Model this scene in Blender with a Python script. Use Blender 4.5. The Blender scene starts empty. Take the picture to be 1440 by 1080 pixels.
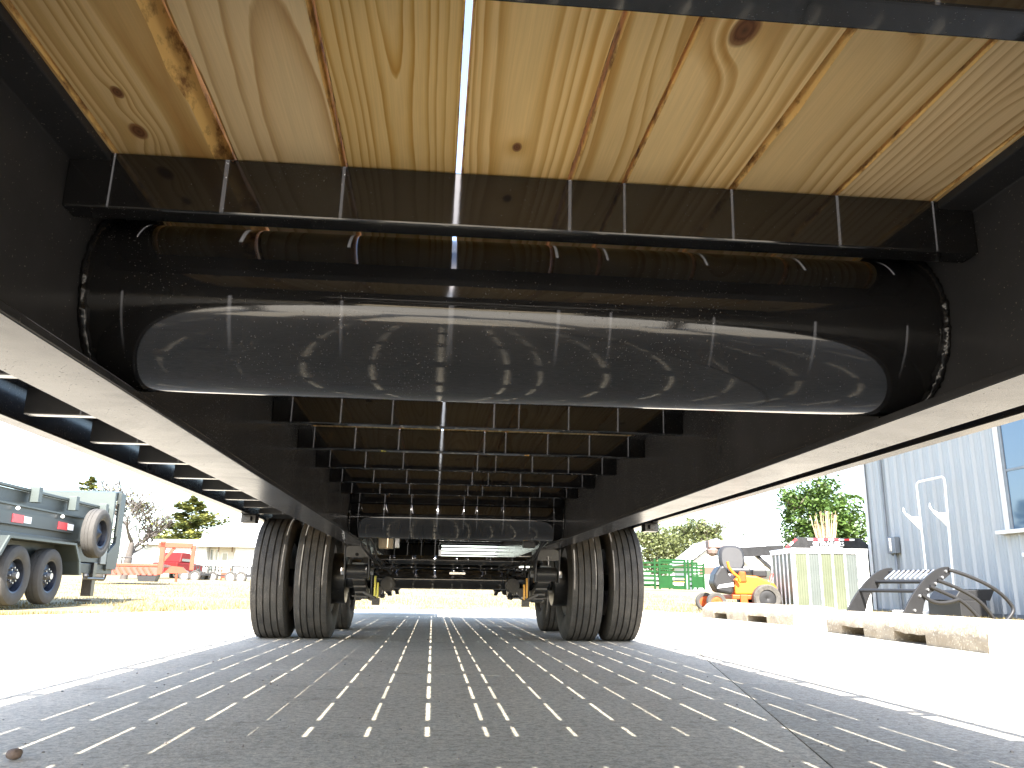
import bpy, math, random
from mathutils import Vector, Matrix, noise as mnoise

R = math.radians
scene = bpy.context.scene
col = scene.collection

# ------------------------------------------------------------------ camera
F_PX, PITCH, YAW, ROLL, CAM_H = 1150.72, .245, .0905, .0144, .3365
_f0 = Vector((math.sin(YAW), math.cos(YAW), 0)); _r0 = Vector((math.cos(YAW), -math.sin(YAW), 0)); _u0 = Vector((0, 0, 1))
FWD = math.cos(PITCH) * _f0 + math.sin(PITCH) * _u0
_up = math.cos(PITCH) * _u0 - math.sin(PITCH) * _f0
RIGHT = math.cos(ROLL) * _r0 + math.sin(ROLL) * _up
UP = -math.sin(ROLL) * _r0 + math.cos(ROLL) * _up
CAM = Vector((0, 0, CAM_H))
cam = bpy.data.cameras.new('camera'); cam_o = bpy.data.objects.new('camera', cam); col.objects.link(cam_o)
cam.sensor_width = 36; cam.lens = F_PX / 1440 * 36; cam.clip_start = .02; cam.clip_end = 3000
M = Matrix((RIGHT, UP, -FWD)).transposed().to_4x4(); M.translation = CAM
cam_o.matrix_world = M
scene.camera = cam_o

def ray(x, y): return FWD + RIGHT * ((x - 720) / F_PX) - UP * ((y - 540) / F_PX)
def pix(x, y, depth): return CAM + ray(x, y) * depth          # photo pixel at a known distance

# ------------------------------------------------------------------ light
SUN = Vector((-.0166, 1.07, -1)).normalized()                   # the way the light travels
world = bpy.data.worlds.new('World'); scene.world = world; world.use_nodes = True
wn = world.node_tree.nodes; wl = world.node_tree.links
sky = wn.new('ShaderNodeTexSky'); sky.sky_type = 'NISHITA'; sky.sun_disc = False
sky.sun_elevation = math.asin(-SUN.z); sky.sun_rotation = math.pi; sky.dust_density = 1.6; sky.air_density = 1.0
wn['Background'].inputs['Strength'].default_value = .12
wl.new(sky.outputs[0], wn['Background'].inputs['Color'])
sun = bpy.data.lights.new('sun', 'SUN'); sun.energy = 4.2; sun.angle = R(.5); sun.color = (1, .95, .87)
sun_o = bpy.data.objects.new('sun', sun); col.objects.link(sun_o)
sun_o.rotation_euler = SUN.to_track_quat('-Z', 'Y').to_euler(); sun_o.location = (0, -20, 30)
scene.view_settings.view_transform = 'Standard'; scene.view_settings.look = 'None'
scene.view_settings.exposure = 2.9; scene.view_settings.gamma = 1
scene.render.engine = 'CYCLES'
cy = scene.cycles
cy.use_denoising = True
cy.max_bounces = 12; cy.diffuse_bounces = 6; cy.glossy_bounces = 5; cy.transparent_max_bounces = 8
cy.sample_clamp_indirect = 8; cy.caustics_reflective = False; cy.caustics_refractive = False; cy.blur_glossy = .5

# ------------------------------------------------------------------ materials
def new_mat(name):
    m = bpy.data.materials.new(name); m.use_nodes = True
    return m, m.node_tree.nodes, m.node_tree.links, m.node_tree.nodes['Principled BSDF']

def mat(name, colr, rough=.6, metal=0., var=.12, vscale=6., bump=0., bscale=60., spec=.5, col2=None, speck=None, speck_scale=700, speck_t=.72, stretch=(1, 1, 1), rvar=0):
    m, n, l, b = new_mat(name)
    tc = n.new('ShaderNodeTexCoord'); mp = n.new('ShaderNodeMapping'); mp.inputs['Scale'].default_value = stretch
    l.new(tc.outputs['Object'], mp.inputs['Vector']); vec = mp.outputs['Vector']
    nz = n.new('ShaderNodeTexNoise'); nz.inputs['Scale'].default_value = vscale; nz.inputs['Detail'].default_value = 6; nz.inputs['Roughness'].default_value = .6
    l.new(vec, nz.inputs['Vector'])
    rp = n.new('ShaderNodeValToRGB'); rp.color_ramp.elements[0].position = .3; rp.color_ramp.elements[1].position = .7
    c2 = col2 or tuple(min(1, c * (1 + var)) for c in colr); c1 = colr if col2 else tuple(c * (1 - var) for c in colr)
    rp.color_ramp.elements[0].color = (*c1, 1); rp.color_ramp.elements[1].color = (*c2, 1)
    l.new(nz.outputs['Fac'], rp.inputs['Fac']); out = rp.outputs['Color']
    b.inputs['Roughness'].default_value = rough; b.inputs['Metallic'].default_value = metal; b.inputs['Specular IOR Level'].default_value = spec
    if speck:
        nz2 = n.new('ShaderNodeTexNoise'); nz2.inputs['Scale'].default_value = speck_scale; nz2.inputs['Detail'].default_value = 1
        l.new(tc.outputs['Object'], nz2.inputs['Vector'])
        nz3 = n.new('ShaderNodeTexNoise'); nz3.inputs['Scale'].default_value = 5; l.new(tc.outputs['Object'], nz3.inputs['Vector'])
        ad = n.new('ShaderNodeMath'); ad.operation = 'MULTIPLY_ADD'; ad.inputs[1].default_value = .25; l.new(nz3.outputs['Fac'], ad.inputs[0]); l.new(nz2.outputs['Fac'], ad.inputs[2])
        mr = n.new('ShaderNodeMapRange'); mr.inputs['From Min'].default_value = speck_t + .125; mr.inputs['From Max'].default_value = speck_t + .19
        l.new(ad.outputs[0], mr.inputs['Value'])
        mx = n.new('ShaderNodeMix'); mx.data_type = 'RGBA'; mx.inputs['B'].default_value = (*speck, 1)
        l.new(mr.outputs[0], mx.inputs['Factor']); l.new(out, mx.inputs['A']); out = mx.outputs['Result']
        rr = n.new('ShaderNodeMapRange'); rr.inputs['To Min'].default_value = rough; rr.inputs['To Max'].default_value = .8
        l.new(mr.outputs[0], rr.inputs['Value']); rout = rr.outputs[0]
        if rvar:
            nr = n.new('ShaderNodeTexNoise'); nr.inputs['Scale'].default_value = 7; nr.inputs['Detail'].default_value = 7; nr.inputs['Roughness'].default_value = .7; nr.inputs['Distortion'].default_value = 1.2
            l.new(tc.outputs['Object'], nr.inputs['Vector'])
            mr2 = n.new('ShaderNodeMapRange'); mr2.inputs['From Min'].default_value = .42; mr2.inputs['From Max'].default_value = .72; mr2.inputs['To Min'].default_value = 0; mr2.inputs['To Max'].default_value = rvar * 2
            l.new(nr.outputs['Fac'], mr2.inputs['Value'])
            ar = n.new('ShaderNodeMath'); ar.operation = 'ADD'; l.new(rout, ar.inputs[0]); l.new(mr2.outputs[0], ar.inputs[1]); rout = ar.outputs[0]
        l.new(rout, b.inputs['Roughness'])
    l.new(out, b.inputs['Base Color'])
    if bump:
        nb = n.new('ShaderNodeTexNoise'); nb.inputs['Scale'].default_value = bscale; nb.inputs['Detail'].default_value = 4; l.new(vec, nb.inputs['Vector'])
        bp = n.new('ShaderNodeBump'); bp.inputs['Strength'].default_value = bump; bp.inputs['Distance'].default_value = .01
        l.new(nb.outputs['Fac'], bp.inputs['Height']); l.new(bp.outputs[0], b.inputs['Normal'])
    return m

BLACK = mat('black_enamel', (.014, .014, .015), .055, bump=.006, bscale=45, var=.4, spec=.75, rvar=.014, speck=(.14, .13, .115), speck_t=.735, speck_scale=420)
BLACK_DUSTY = mat('black_enamel_dusty', (.026, .026, .027), .17, bump=.012, bscale=70, var=.35, spec=.45, rvar=.04, speck=(.16, .15, .13), speck_t=.725, speck_scale=380)
BEAM = mat('dusty_beam_paint', (.030, .030, .032), .20, bump=.012, bscale=60, var=.3, vscale=3, spec=.07, rvar=.03, speck=(.15, .135, .11), speck_t=.72, speck_scale=300)
BEAM.node_tree.nodes['Principled BSDF'].inputs['Specular Tint'].default_value = (1, .84, .62, 1)      # tan of the reflected ground put in as a specular tint
WELD = mat('painted_weld_bead', (.012, .012, .013), .14, bump=.25, bscale=90)
CHASSIS = mat('chassis_black', (.016, .016, .017), .32, bump=.03, bscale=80, speck=(.22, .19, .14), speck_t=.68, speck_scale=300)
RUBBER = mat('tyre_rubber', (.036, .034, .032), .75, bump=.12, bscale=160, var=.25, vscale=14, col2=(.085, .078, .068), spec=.35, speck=(.16, .15, .13), speck_t=.66, speck_scale=190)
RUBBER2 = mat('worn_tyre_rubber', (.05, .047, .043), .85, bump=.1, bscale=120, var=.2, vscale=8)
SILVER = mat('silver_wheel', (.55, .55, .56), .35, metal=.6, var=.1)
ZINC = mat('zinc_plated', (.5, .5, .5), .32, metal=.8, var=.15)
WHITE = mat('white_paint', (.78, .78, .76), .5, var=.06)
WHITE_WALL = mat('white_siding', (.40, .41, .41), .6, var=.05, vscale=2)
ROOF_W = mat('white_metal_roof', (.55, .55, .55), .45, var=.06, vscale=1.2)
MATTEBLK = mat('matte_black', (.012, .012, .012), .8, spec=.08)
TAN = mat('painted_ground_reflection', (.30, .24, .16), .45, var=.12)  # ground reflection on the box, painted into its colour
YELLOW = mat('yellow_rod', (.75, .66, .10), .5)
ORANGE = mat('orange_rod', (.75, .38, .06), .5)
RED_T = mat('red_reflective_tape', (.55, .03, .04), .35)
WHITE_T = mat('white_reflective_tape', (.75, .75, .75), .35)
DUMP = mat('grey_green_paint', (.025, .031, .030), .45, var=.12, vscale=1.5, bump=.02, bscale=20)
DUMP_L = mat('light_grey_green_paint', (.054, .066, .062), .5, var=.1, vscale=1.5)
BLUEBLK = mat('dark_blue_wheel', (.010, .013, .022), .4)
REDTR = mat('orange_red_trailer_paint', (.24, .035, .012), .5, var=.25, vscale=3)
REDPK = mat('red_truck_paint', (.12, .008, .008), .5, spec=.2)
GREEN = mat('green_powder_coat', (.0012, .036, .005), .6, spec=.2, var=.2, vscale=4)
OMOWER = mat('orange_mower_paint', (.36, .055, .008), .5, spec=.3)
YMOWER = mat('yellow_orange_mower_paint', (.46, .13, .012), .5, spec=.3)
SEATM = mat('grey_vinyl_seat', (.028, .028, .03), .5, spec=.3)
DARKP = mat('black_plastic', (.016, .016, .017), .5, spec=.3)
WALLBL = mat('pale_blue_steel_siding', (.29, .305, .31), .5, var=.035, vscale=.8, stretch=(1, 1, .4))
TRIMM = mat('beige_trim', (.55, .49, .42), .5)
GREYP = mat('grey_conduit', (.13, .145, .16), .45)
GREYL = mat('pale_grey_trim', (.52, .53, .53), .5)
CONC_B = mat('rough_precast_concrete', (.25, .20, .135), .9, var=.2, vscale=9, bump=.5, bscale=40, col2=(.36, .31, .23), speck=(.50, .45, .34), speck_t=.62, speck_scale=60)
BARK = mat('grey_bark', (.13, .11, .09), .9, var=.35, vscale=9, bump=.4, bscale=25)
TWIG = mat('bare_twig', (.06, .052, .047), .9, var=.3)
DEADB = mat('dead_tan_stem', (.42, .31, .20), .9, var=.2)
BROWNP = mat('brown_board', (.09, .045, .03), .7)
PLATE = mat('aluminium_plate', (.7, .7, .68), .25, metal=.9, bump=.05)
TAPE_SIGN = mat('sign_white_vinyl', (.82, .82, .82), .5)
LIT_LINE = mat('pale_lit_line', (.30, .29, .26), .35)

def glass_mat(name, tint, rough=.04):
    m, n, l, b = new_mat(name)
    b.inputs['Base Color'].default_value = (*tint, 1); b.inputs['Roughness'].default_value = rough; b.inputs['Specular IOR Level'].default_value = .8
    nz = n.new('ShaderNodeTexNoise'); nz.inputs['Scale'].default_value = 1.2
    bp = n.new('ShaderNodeBump'); bp.inputs['Strength'].default_value = .04; l.new(nz.outputs[0], bp.inputs['Height']); l.new(bp.outputs[0], b.inputs['Normal'])
    return m
GLASS = glass_mat('window_glass', (.05, .09, .14))
GLASS2 = glass_mat('house_window_glass', (.10, .12, .12))

def leaf_mat(name, c1, c2, trans=.25):
    m, n, l, b = new_mat(name)
    at = n.new('ShaderNodeAttribute'); at.attribute_name = 'tone'
    mx = n.new('ShaderNodeMix'); mx.data_type = 'RGBA'; mx.inputs['A'].default_value = (*c1, 1); mx.inputs['B'].default_value = (*c2, 1)
    l.new(at.outputs['Fac'], mx.inputs['Factor']); l.new(mx.outputs['Result'], b.inputs['Base Color'])
    b.inputs['Roughness'].default_value = .55
    tr = n.new('ShaderNodeBsdfTranslucent'); l.new(mx.outputs['Result'], tr.inputs['Color'])
    ms = n.new('ShaderNodeMixShader'); ms.inputs[0].default_value = trans
    l.new(b.outputs[0], ms.inputs[1]); l.new(tr.outputs[0], ms.inputs[2]); l.new(ms.outputs[0], n['Material Output'].inputs['Surface'])
    return m
LEAF_A = leaf_mat('broad_leaf', (.035, .075, .014), (.09, .15, .028))
LEAF_B = leaf_mat('dusty_leaf', (.075, .09, .035), (.16, .18, .06))
NEEDLE = leaf_mat('pine_needle', (.045, .065, .018), (.15, .15, .03))
SPARSE = leaf_mat('sparse_yellow_leaf', (.13, .15, .04), (.26, .26, .07))
STRAW = leaf_mat('dry_grass_blade', (.13, .10, .035), (.25, .20, .085), .3)

def wood_mat():
    m, n, l, b = new_mat('treated_pine_plank')
    def MA(op, a, c=None, d=None):
        x = n.new('ShaderNodeMath'); x.operation = op
        for i, val in enumerate((a, c, d)):
            if val is None: continue
            if isinstance(val, (int, float)): x.inputs[i].default_value = val
            else: l.new(val, x.inputs[i])
        return x.outputs[0]
    def AT(nm):
        a = n.new('ShaderNodeAttribute'); a.attribute_type = 'OBJECT'; a.attribute_name = nm; return a
    def NZ(vec, sc, det=3, rgh=.5):
        x = n.new('ShaderNodeTexNoise'); x.inputs['Scale'].default_value = sc; x.inputs['Detail'].default_value = det; x.inputs['Roughness'].default_value = rgh
        l.new(vec, x.inputs['Vector']); return x.outputs['Fac']
    def CV(x, y, z):
        c = n.new('ShaderNodeCombineXYZ')
        for i, val in enumerate((x, y, z)):
            if isinstance(val, (int, float)): c.inputs[i].default_value = val
            else: l.new(val, c.inputs[i])
        return c.outputs[0]
    tc = n.new('ShaderNodeTexCoord'); sp = n.new('ShaderNodeSeparateXYZ'); l.new(tc.outputs['Object'], sp.inputs[0])
    u = MA('SUBTRACT', sp.outputs[0], AT('cx').outputs['Fac']); y = sp.outputs[1]; z = sp.outputs[2]
    seed = AT('seed').outputs['Fac']; pith = AT('pith').outputs['Fac']; xo = AT('xoff').outputs['Fac']; fr = AT('freq').outputs['Fac']
    n1 = NZ(CV(MA('MULTIPLY', u, 4), MA('MULTIPLY', y, 1.3), seed), 1.0, 3, .5)
    n2 = NZ(CV(seed, MA('MULTIPLY', y, .75), 3.7), 1.0, 1.5)
    n3 = NZ(CV(MA('MULTIPLY', u, 40), MA('MULTIPLY', y, 7), seed), 1.0, 3)
    uu = MA('ADD', MA('SUBTRACT', u, xo), MA('MULTIPLY', MA('SUBTRACT', n1, .5), .030))
    dd = MA('ADD', pith, MA('MULTIPLY', MA('SUBTRACT', n2, .5), .14))
    r = MA('SQRT', MA('ADD', MA('MULTIPLY', uu, uu), MA('MULTIPLY', dd, dd)))
    r = MA('ADD', r, MA('MULTIPLY', MA('SUBTRACT', n3, .5), .0035))
    kmask = None; kd = None
    for nm in ('ka', 'kb'):
        k = n.new('ShaderNodeSeparateXYZ'); l.new(AT(nm).outputs['Vector'], k.inputs[0])
        dx = MA('SUBTRACT', u, k.outputs[0]); dy = MA('MULTIPLY', MA('SUBTRACT', y, k.outputs[1]), .55)
        q = MA('DIVIDE', MA('SQRT', MA('ADD', MA('MULTIPLY', dx, dx), MA('MULTIPLY', dy, dy))), MA('ADD', k.outputs[2], .0001))
        q = MA('ADD', q, MA('MULTIPLY', MA('SUBTRACT', n3, .5), .35))
        bend = MA('EXPONENT', MA('MULTIPLY', MA('MULTIPLY', q, q), -.2))
        r = MA('ADD', r, MA('MULTIPLY', bend, MA('MULTIPLY', k.outputs[2], 1.15)))
        mr = n.new('ShaderNodeMapRange'); mr.inputs['From Min'].default_value = 1.12; mr.inputs['From Max'].default_value = .88
        l.new(q, mr.inputs['Value'])
        kmask = mr.outputs[0] if kmask is None else MA('MAXIMUM', kmask, mr.outputs[0])
        kd = q if kd is None else MA('MINIMUM', kd, q)
    wv = NZ(CV(MA('MULTIPLY', r, 42), seed, 0), 1.0, 2)
    g = MA('FRACT', MA('ADD', MA('MULTIPLY', r, fr), MA('MULTIPLY', wv, 3.0)))
    rp = n.new('ShaderNodeValToRGB'); e = rp.color_ramp.elements
    e[0].position = 0.0; e[0].color = (.86, .635, .335, 1); e[1].position = 1.0; e[1].color = (.80, .575, .285, 1)
    for pos, c in ((.46, (.83, .60, .305, 1)), (.70, (.68, .44, .185, 1)), (.90, (.53, .295, .10, 1)), (.96, (.66, .42, .17, 1))):
        x = e.new(pos); x.color = c
    l.new(g, rp.inputs['Fac'])
    fib = NZ(CV(MA('MULTIPLY', u, 520), MA('MULTIPLY', y, 9), seed), 1.0, 2)
    blot = NZ(CV(MA('MULTIPLY', u, 9), MA('MULTIPLY', y, 2.4), MA('ADD', seed, 9)), 1.0, 4)
    val = MA('MULTIPLY', AT('plank_tone').outputs['Fac'], MA('MULTIPLY', MA('ADD', .87, MA('MULTIPLY', fib, .26)), MA('ADD', .80, MA('MULTIPLY', blot, .40))))
    ew = n.new('ShaderNodeMix'); ew.data_type = 'RGBA'; ew.inputs['B'].default_value = (.80, .585, .295, 1); l.new(rp.outputs[0], ew.inputs['A'])
    em = n.new('ShaderNodeMapRange'); em.inputs['From Min'].default_value = .35; em.inputs['From Max'].default_value = .7; em.inputs['To Max'].default_value = .42
    l.new(NZ(CV(MA('MULTIPLY', u, 26), MA('MULTIPLY', y, 3.2), MA('ADD', seed, 21)), 1.0, 3), em.inputs['Value']); l.new(em.outputs[0], ew.inputs['Factor'])
    hs = n.new('ShaderNodeHueSaturation'); l.new(ew.outputs['Result'], hs.inputs['Color']); l.new(val, hs.inputs['Value'])
    l.new(AT('sat').outputs['Fac'], hs.inputs['Saturation'])
    # knots
    kr = n.new('ShaderNodeValToRGB'); ke = kr.color_ramp.elements
    ke[0].color = (.10, .045, .02, 1); ke[1].color = (.30, .15, .06, 1); ke[1].position = .8
    for pos, c in ((.35, (.20, .085, .035, 1)), (.55, (.13, .05, .02, 1))):
        x = ke.new(pos); x.color = c
    l.new(MA('ADD', kd, MA('MULTIPLY', MA('SUBTRACT', fib, .5), .3)), kr.inputs['Fac'])
    mk = n.new('ShaderNodeMix'); mk.data_type = 'RGBA'; l.new(kmask, mk.inputs['Factor']); l.new(hs.outputs[0], mk.inputs['A']); l.new(kr.outputs[0], mk.inputs['B'])
    # side faces: bark, with the golden light of the gaps painted in
    ge = n.new('ShaderNodeNewGeometry'); sn = n.new('ShaderNodeSeparateXYZ'); l.new(ge.outputs['Normal'], sn.inputs[0])
    side = n.new('ShaderNodeMapRange'); side.inputs['From Min'].default_value = .25; side.inputs['From Max'].default_value = .6; l.new(MA('ABSOLUTE', sn.outputs[0]), side.inputs['Value'])
    br = n.new('ShaderNodeValToRGB'); br.color_ramp.elements[0].position = .33; br.color_ramp.elements[0].color = (.20, .095, .03, 1); br.color_ramp.elements[1].position = .52; br.color_ramp.elements[1].color = (.72, .46, .16, 1)
    l.new(NZ(CV(MA('MULTIPLY', u, 60), MA('MULTIPLY', y, 26), MA('MULTIPLY', z, 60)), 1.0, 4, .65), br.inputs['Fac'])
    ms = n.new('ShaderNodeMix'); ms.data_type = 'RGBA'; l.new(side.outputs[0], ms.inputs['Factor']); l.new(mk.outputs['Result'], ms.inputs['A']); l.new(br.outputs[0], ms.inputs['B'])
    l.new(ms.outputs['Result'], b.inputs['Base Color'])
    b.inputs['Roughness'].default_value = .62; b.inputs['Specular IOR Level'].default_value = .3
    bp = n.new('ShaderNodeBump'); bp.inputs['Strength'].default_value = .05; bp.inputs['Distance'].default_value = .002
    l.new(MA('ADD', MA('MULTIPLY', g, .5), fib), bp.inputs['Height']); l.new(bp.outputs[0], b.inputs['Normal'])
    return m
WOOD = wood_mat()

def concrete_mat():
    m, n, l, b = new_mat('broom_finished_concrete')
    tc = n.new('ShaderNodeTexCoord')
    def NZ(sc, det, rgh=.6, st=(1, 1, 1)):
        mp = n.new('ShaderNodeMapping'); mp.inputs['Scale'].default_value = st; l.new(tc.outputs['Object'], mp.inputs['Vector'])
        x = n.new('ShaderNodeTexNoise'); x.inputs['Scale'].default_value = sc; x.inputs['Detail'].default_value = det; x.inputs['Roughness'].default_value = rgh
        l.new(mp.outputs[0], x.inputs['Vector']); return x.outputs['Fac']
    a = n.new('ShaderNodeValToRGB'); a.color_ramp.elements[0].position = .3; a.color_ramp.elements[0].color = (.47, .425, .345, 1); a.color_ramp.elements[1].position = .72; a.color_ramp.elements[1].color = (.62, .565, .465, 1)
    l.new(NZ(1.1, 8, .65), a.inputs['Fac'])
    g = n.new('ShaderNodeValToRGB'); g.color_ramp.elements[0].position = .30; g.color_ramp.elements[0].color = (.55, .55, .55, 1); g.color_ramp.elements[1].position = .62; g.color_ramp.elements[1].color = (1.1, 1.1, 1.1, 1)
    l.new(NZ(150, 4, .7), g.inputs['Fac'])
    mx = n.new('ShaderNodeMix'); mx.data_type = 'RGBA'; mx.blend_type = 'MULTIPLY'; mx.inputs['Factor'].default_value = .8
    l.new(a.outputs[0], mx.inputs['A']); l.new(g.outputs[0], mx.inputs['B'])
    s = n.new('ShaderNodeValToRGB'); s.color_ramp.elements[0].position = .26; s.color_ramp.elements[0].color = (.55, .54, .52, 1); s.color_ramp.elements[1].position = .36; s.color_ramp.elements[1].color = (1, 1, 1, 1)
    l.new(NZ(2.2, 6, .7, (1, .7, 1)), s.inputs['Fac'])
    m2 = n.new('ShaderNodeMix'); m2.data_type = 'RGBA'; m2.blend_type = 'MULTIPLY'; m2.inputs['Factor'].default_value = .8
    l.new(mx.outputs['Result'], m2.inputs['A']); l.new(s.outputs[0], m2.inputs['B']); 
    b.inputs['Roughness'].default_value = .85; b.inputs['Specular IOR Level'].default_value = .25
    gr = n.new('ShaderNodeValToRGB'); gr.color_ramp.elements[0].position = .36; gr.color_ramp.elements[0].color = (.50, .50, .50, 1); gr.color_ramp.elements[1].position = .58; gr.color_ramp.elements[1].color = (1.12, 1.12, 1.12, 1)
    l.new(NZ(48, 6, .75), gr.inputs['Fac'])
    m3 = n.new('ShaderNodeMix'); m3.data_type = 'RGBA'; m3.blend_type = 'MULTIPLY'; m3.inputs['Factor'].default_value = .75
    l.new(m2.outputs['Result'], m3.inputs['A']); l.new(gr.outputs[0], m3.inputs['B'])
    sm = n.new('ShaderNodeValToRGB'); sm.color_ramp.elements[0].position = .58; sm.color_ramp.elements[0].color = (1, 1, 1, 1); sm.color_ramp.elements[1].position = .70; sm.color_ramp.elements[1].color = (.62, .61, .60, 1)
    l.new(NZ(4.5, 5, .65, (.75, 1.0, 1)), sm.inputs['Fac'])
    m4 = n.new('ShaderNodeMix'); m4.data_type = 'RGBA'; m4.blend_type = 'MULTIPLY'; m4.inputs['Factor'].default_value = .8
    l.new(m3.outputs['Result'], m4.inputs['A']); l.new(sm.outputs[0], m4.inputs['B'])
    ta = n.new('ShaderNodeAttribute'); ta.attribute_type = 'OBJECT'; ta.attribute_name = 'slab_tone'
    vm = n.new('ShaderNodeVectorMath'); vm.operation = 'SCALE'; l.new(m4.outputs['Result'], vm.inputs[0]); l.new(ta.outputs['Fac'], vm.inputs['Scale']); l.new(vm.outputs[0], b.inputs['Base Color'])
    bp = n.new('ShaderNodeBump'); bp.inputs['Strength'].default_value = .5; bp.inputs['Distance'].default_value = .006
    l.new(NZ(110, 5, .7), bp.inputs['Height']); l.new(bp.outputs[0], b.inputs['Normal'])
    return m
CONCRETE = concrete_mat()
JOINT = mat('dirt_in_joint', (.07, .062, .05), .95)
DIRT = mat('dry_grass_ground', (.15, .115, .05), .95, vscale=1.6, col2=(.26, .21, .105), bump=.6, bscale=12)
PEBBLE = mat('pebble_grit', (.22, .20, .18), .9, var=.5, vscale=30)

# ------------------------------------------------------------------ builders
class MB:
    def __init__(s): s.v = []; s.f = []
    def add(s, vs, fs):
        o = len(s.v); s.v += [tuple(v) for v in vs]; s.f += [tuple(i + o for i in f) for f in fs]; return s
    def box(s, x0, x1, y0, y1, z0, z1):
        return s.add([(x0, y0, z0), (x1, y0, z0), (x1, y1, z0), (x0, y1, z0), (x0, y0, z1), (x1, y0, z1), (x1, y1, z1), (x0, y1, z1)],
                     [(0, 3, 2, 1), (4, 5, 6, 7), (0, 1, 5, 4), (1, 2, 6, 5), (2, 3, 7, 6), (3, 0, 4, 7)])
    def bar(s, p, q, w, h, up=(0, 0, 1)):
        p, q = Vector(p), Vector(q); d = (q - p).normalized(); u = Vector(up)
        if abs(d.dot(u)) > .98: u = Vector((0, 1, 0))
        a = d.cross(u).normalized(); c = a.cross(d).normalized(); a *= w / 2; c *= h / 2
        return s.add([p - a - c, p + a - c, p + a + c, p - a + c, q - a - c, q + a - c, q + a + c, q - a + c],
                     [(0, 3, 2, 1), (4, 5, 6, 7), (0, 1, 5, 4), (1, 2, 6, 5), (2, 3, 7, 6), (3, 0, 4, 7)])
    def cyl(s, p, q, r, n=16, r2=None, cap=True):
        p, q = Vector(p), Vector(q); d = (q - p).normalized(); u = Vector((0, 0, 1)) if abs(d.z) < .9 else Vector((0, 1, 0))
        a = d.cross(u).normalized(); c = a.cross(d); r2 = r if r2 is None else r2; vs = []
        for pt, rr in ((p, r), (q, r2)):
            for i in range(n):
                t = 2 * math.pi * i / n; vs.append(pt + a * (rr * math.cos(t)) + c * (rr * math.sin(t)))
        fs = [(i, (i + 1) % n, n + (i + 1) % n, n + i) for i in range(n)]
        if cap: fs += [tuple(reversed(range(n))), tuple(range(n, 2 * n))]
        return s.add(vs, fs)
    def tube(s, path, r, n=8, rs=None):
        P = [Vector(p) for p in path]; vs = []; fs = []; a = None
        for i, p in enumerate(P):
            d = (P[min(i + 1, len(P) - 1)] - P[max(i - 1, 0)]).normalized()
            if a is None:
                u = Vector((0, 0, 1)) if abs(d.z) < .9 else Vector((0, 1, 0)); a = d.cross(u).normalized()
            else: a = (a - d * a.dot(d)).normalized()
            c = d.cross(a); rr = rs[i] if rs else r
            for k in range(n):
                t = 2 * math.pi * k / n; vs.append(p + a * (rr * math.cos(t)) + c * (rr * math.sin(t)))
        for i in range(len(P) - 1):
            for k in range(n): fs.append((i * n + k, i * n + (k + 1) % n, (i + 1) * n + (k + 1) % n, (i + 1) * n + k))
        fs += [tuple(reversed(range(n))), tuple(range((len(P) - 1) * n, len(P) * n))]
        return s.add(vs, fs)
    def prism(s, pts, ax, a0, a1):
        n = len(pts)
        def mk(p, a): return {'x': (a, p[0], p[1]), 'y': (p[0], a, p[1]), 'z': (p[0], p[1], a)}[ax]
        return s.add([mk(p, a0) for p in pts] + [mk(p, a1) for p in pts],
                     [tuple(range(n)), tuple(reversed(range(n, 2 * n)))] + [(i, i + n, (i + 1) % n + n, (i + 1) % n) for i in range(n)])
    def lathe(s, prof, c=(0, 0, 0), ax='x', n=48, closed=True):
        vs = []; fs = []; m = len(prof)
        for i in range(n):
            t = 2 * math.pi * i / n; co, si = math.cos(t), math.sin(t)
            for r, a in prof:
                vs.append({'x': (c[0] + a, c[1] + r * co, c[2] + r * si), 'y': (c[0] + r * co, c[1] + a, c[2] + r * si), 'z': (c[0] + r * co, c[1] + r * si, c[2] + a)}[ax])
        for i in range(n):
            j = (i + 1) % n
            for k in range(m if closed else m - 1): fs.append((i * m + k, i * m + (k + 1) % m, j * m + (k + 1) % m, j * m + k))
        return s.add(vs, fs)
    def ball(s, c, r, n=10, m=6, sc=(1, 1, 1)):
        prof = [(r * math.sin(math.pi * i / m), -r * math.cos(math.pi * i / m)) for i in range(m + 1)]
        o = len(s.v); s.lathe(prof, (0, 0, 0), 'z', n, False)
        for i in range(o, len(s.v)):
            v = s.v[i]; s.v[i] = (c[0] + v[0] * sc[0], c[1] + v[1] * sc[1], c[2] + v[2] * sc[2])
        return s
    def mesh(s, name, material, smooth=None):
        me = bpy.data.meshes.new(name); me.from_pydata(s.v, [], s.f); me.update()
        if material: me.materials.append(material)
        if smooth:
            me.polygons.foreach_set('use_smooth', [True] * len(me.polygons)); me.set_sharp_from_angle(angle=R(smooth))
        return me
    def build(s, name, material, parent=None, smooth=None, bevel=0, fix=True):
        me = s.mesh(name, material, smooth)
        if fix:
            import bmesh
            bm = bmesh.new(); bm.from_mesh(me); bmesh.ops.recalc_face_normals(bm, faces=bm.faces); bm.to_mesh(me); bm.free()
        return link(name, me, parent, bevel)

def link(name, me, parent=None, bevel=0):
    o = bpy.data.objects.new(name, me); col.objects.link(o)
    if parent: o.parent = parent
    if bevel:
        b = o.modifiers.new('edge', 'BEVEL'); b.width = bevel; b.segments = 2; b.limit_method = 'ANGLE'; b.angle_limit = R(40)
    return o

def dup(o, parent, loc=(0, 0, 0), rot=None):
    c = o.copy(); col.objects.link(c); c.parent = parent; c.location = loc
    if rot: c.rotation_euler = rot
    for ch in o.children:
        d = ch.copy(); col.objects.link(d); d.parent = c
    return c

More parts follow.
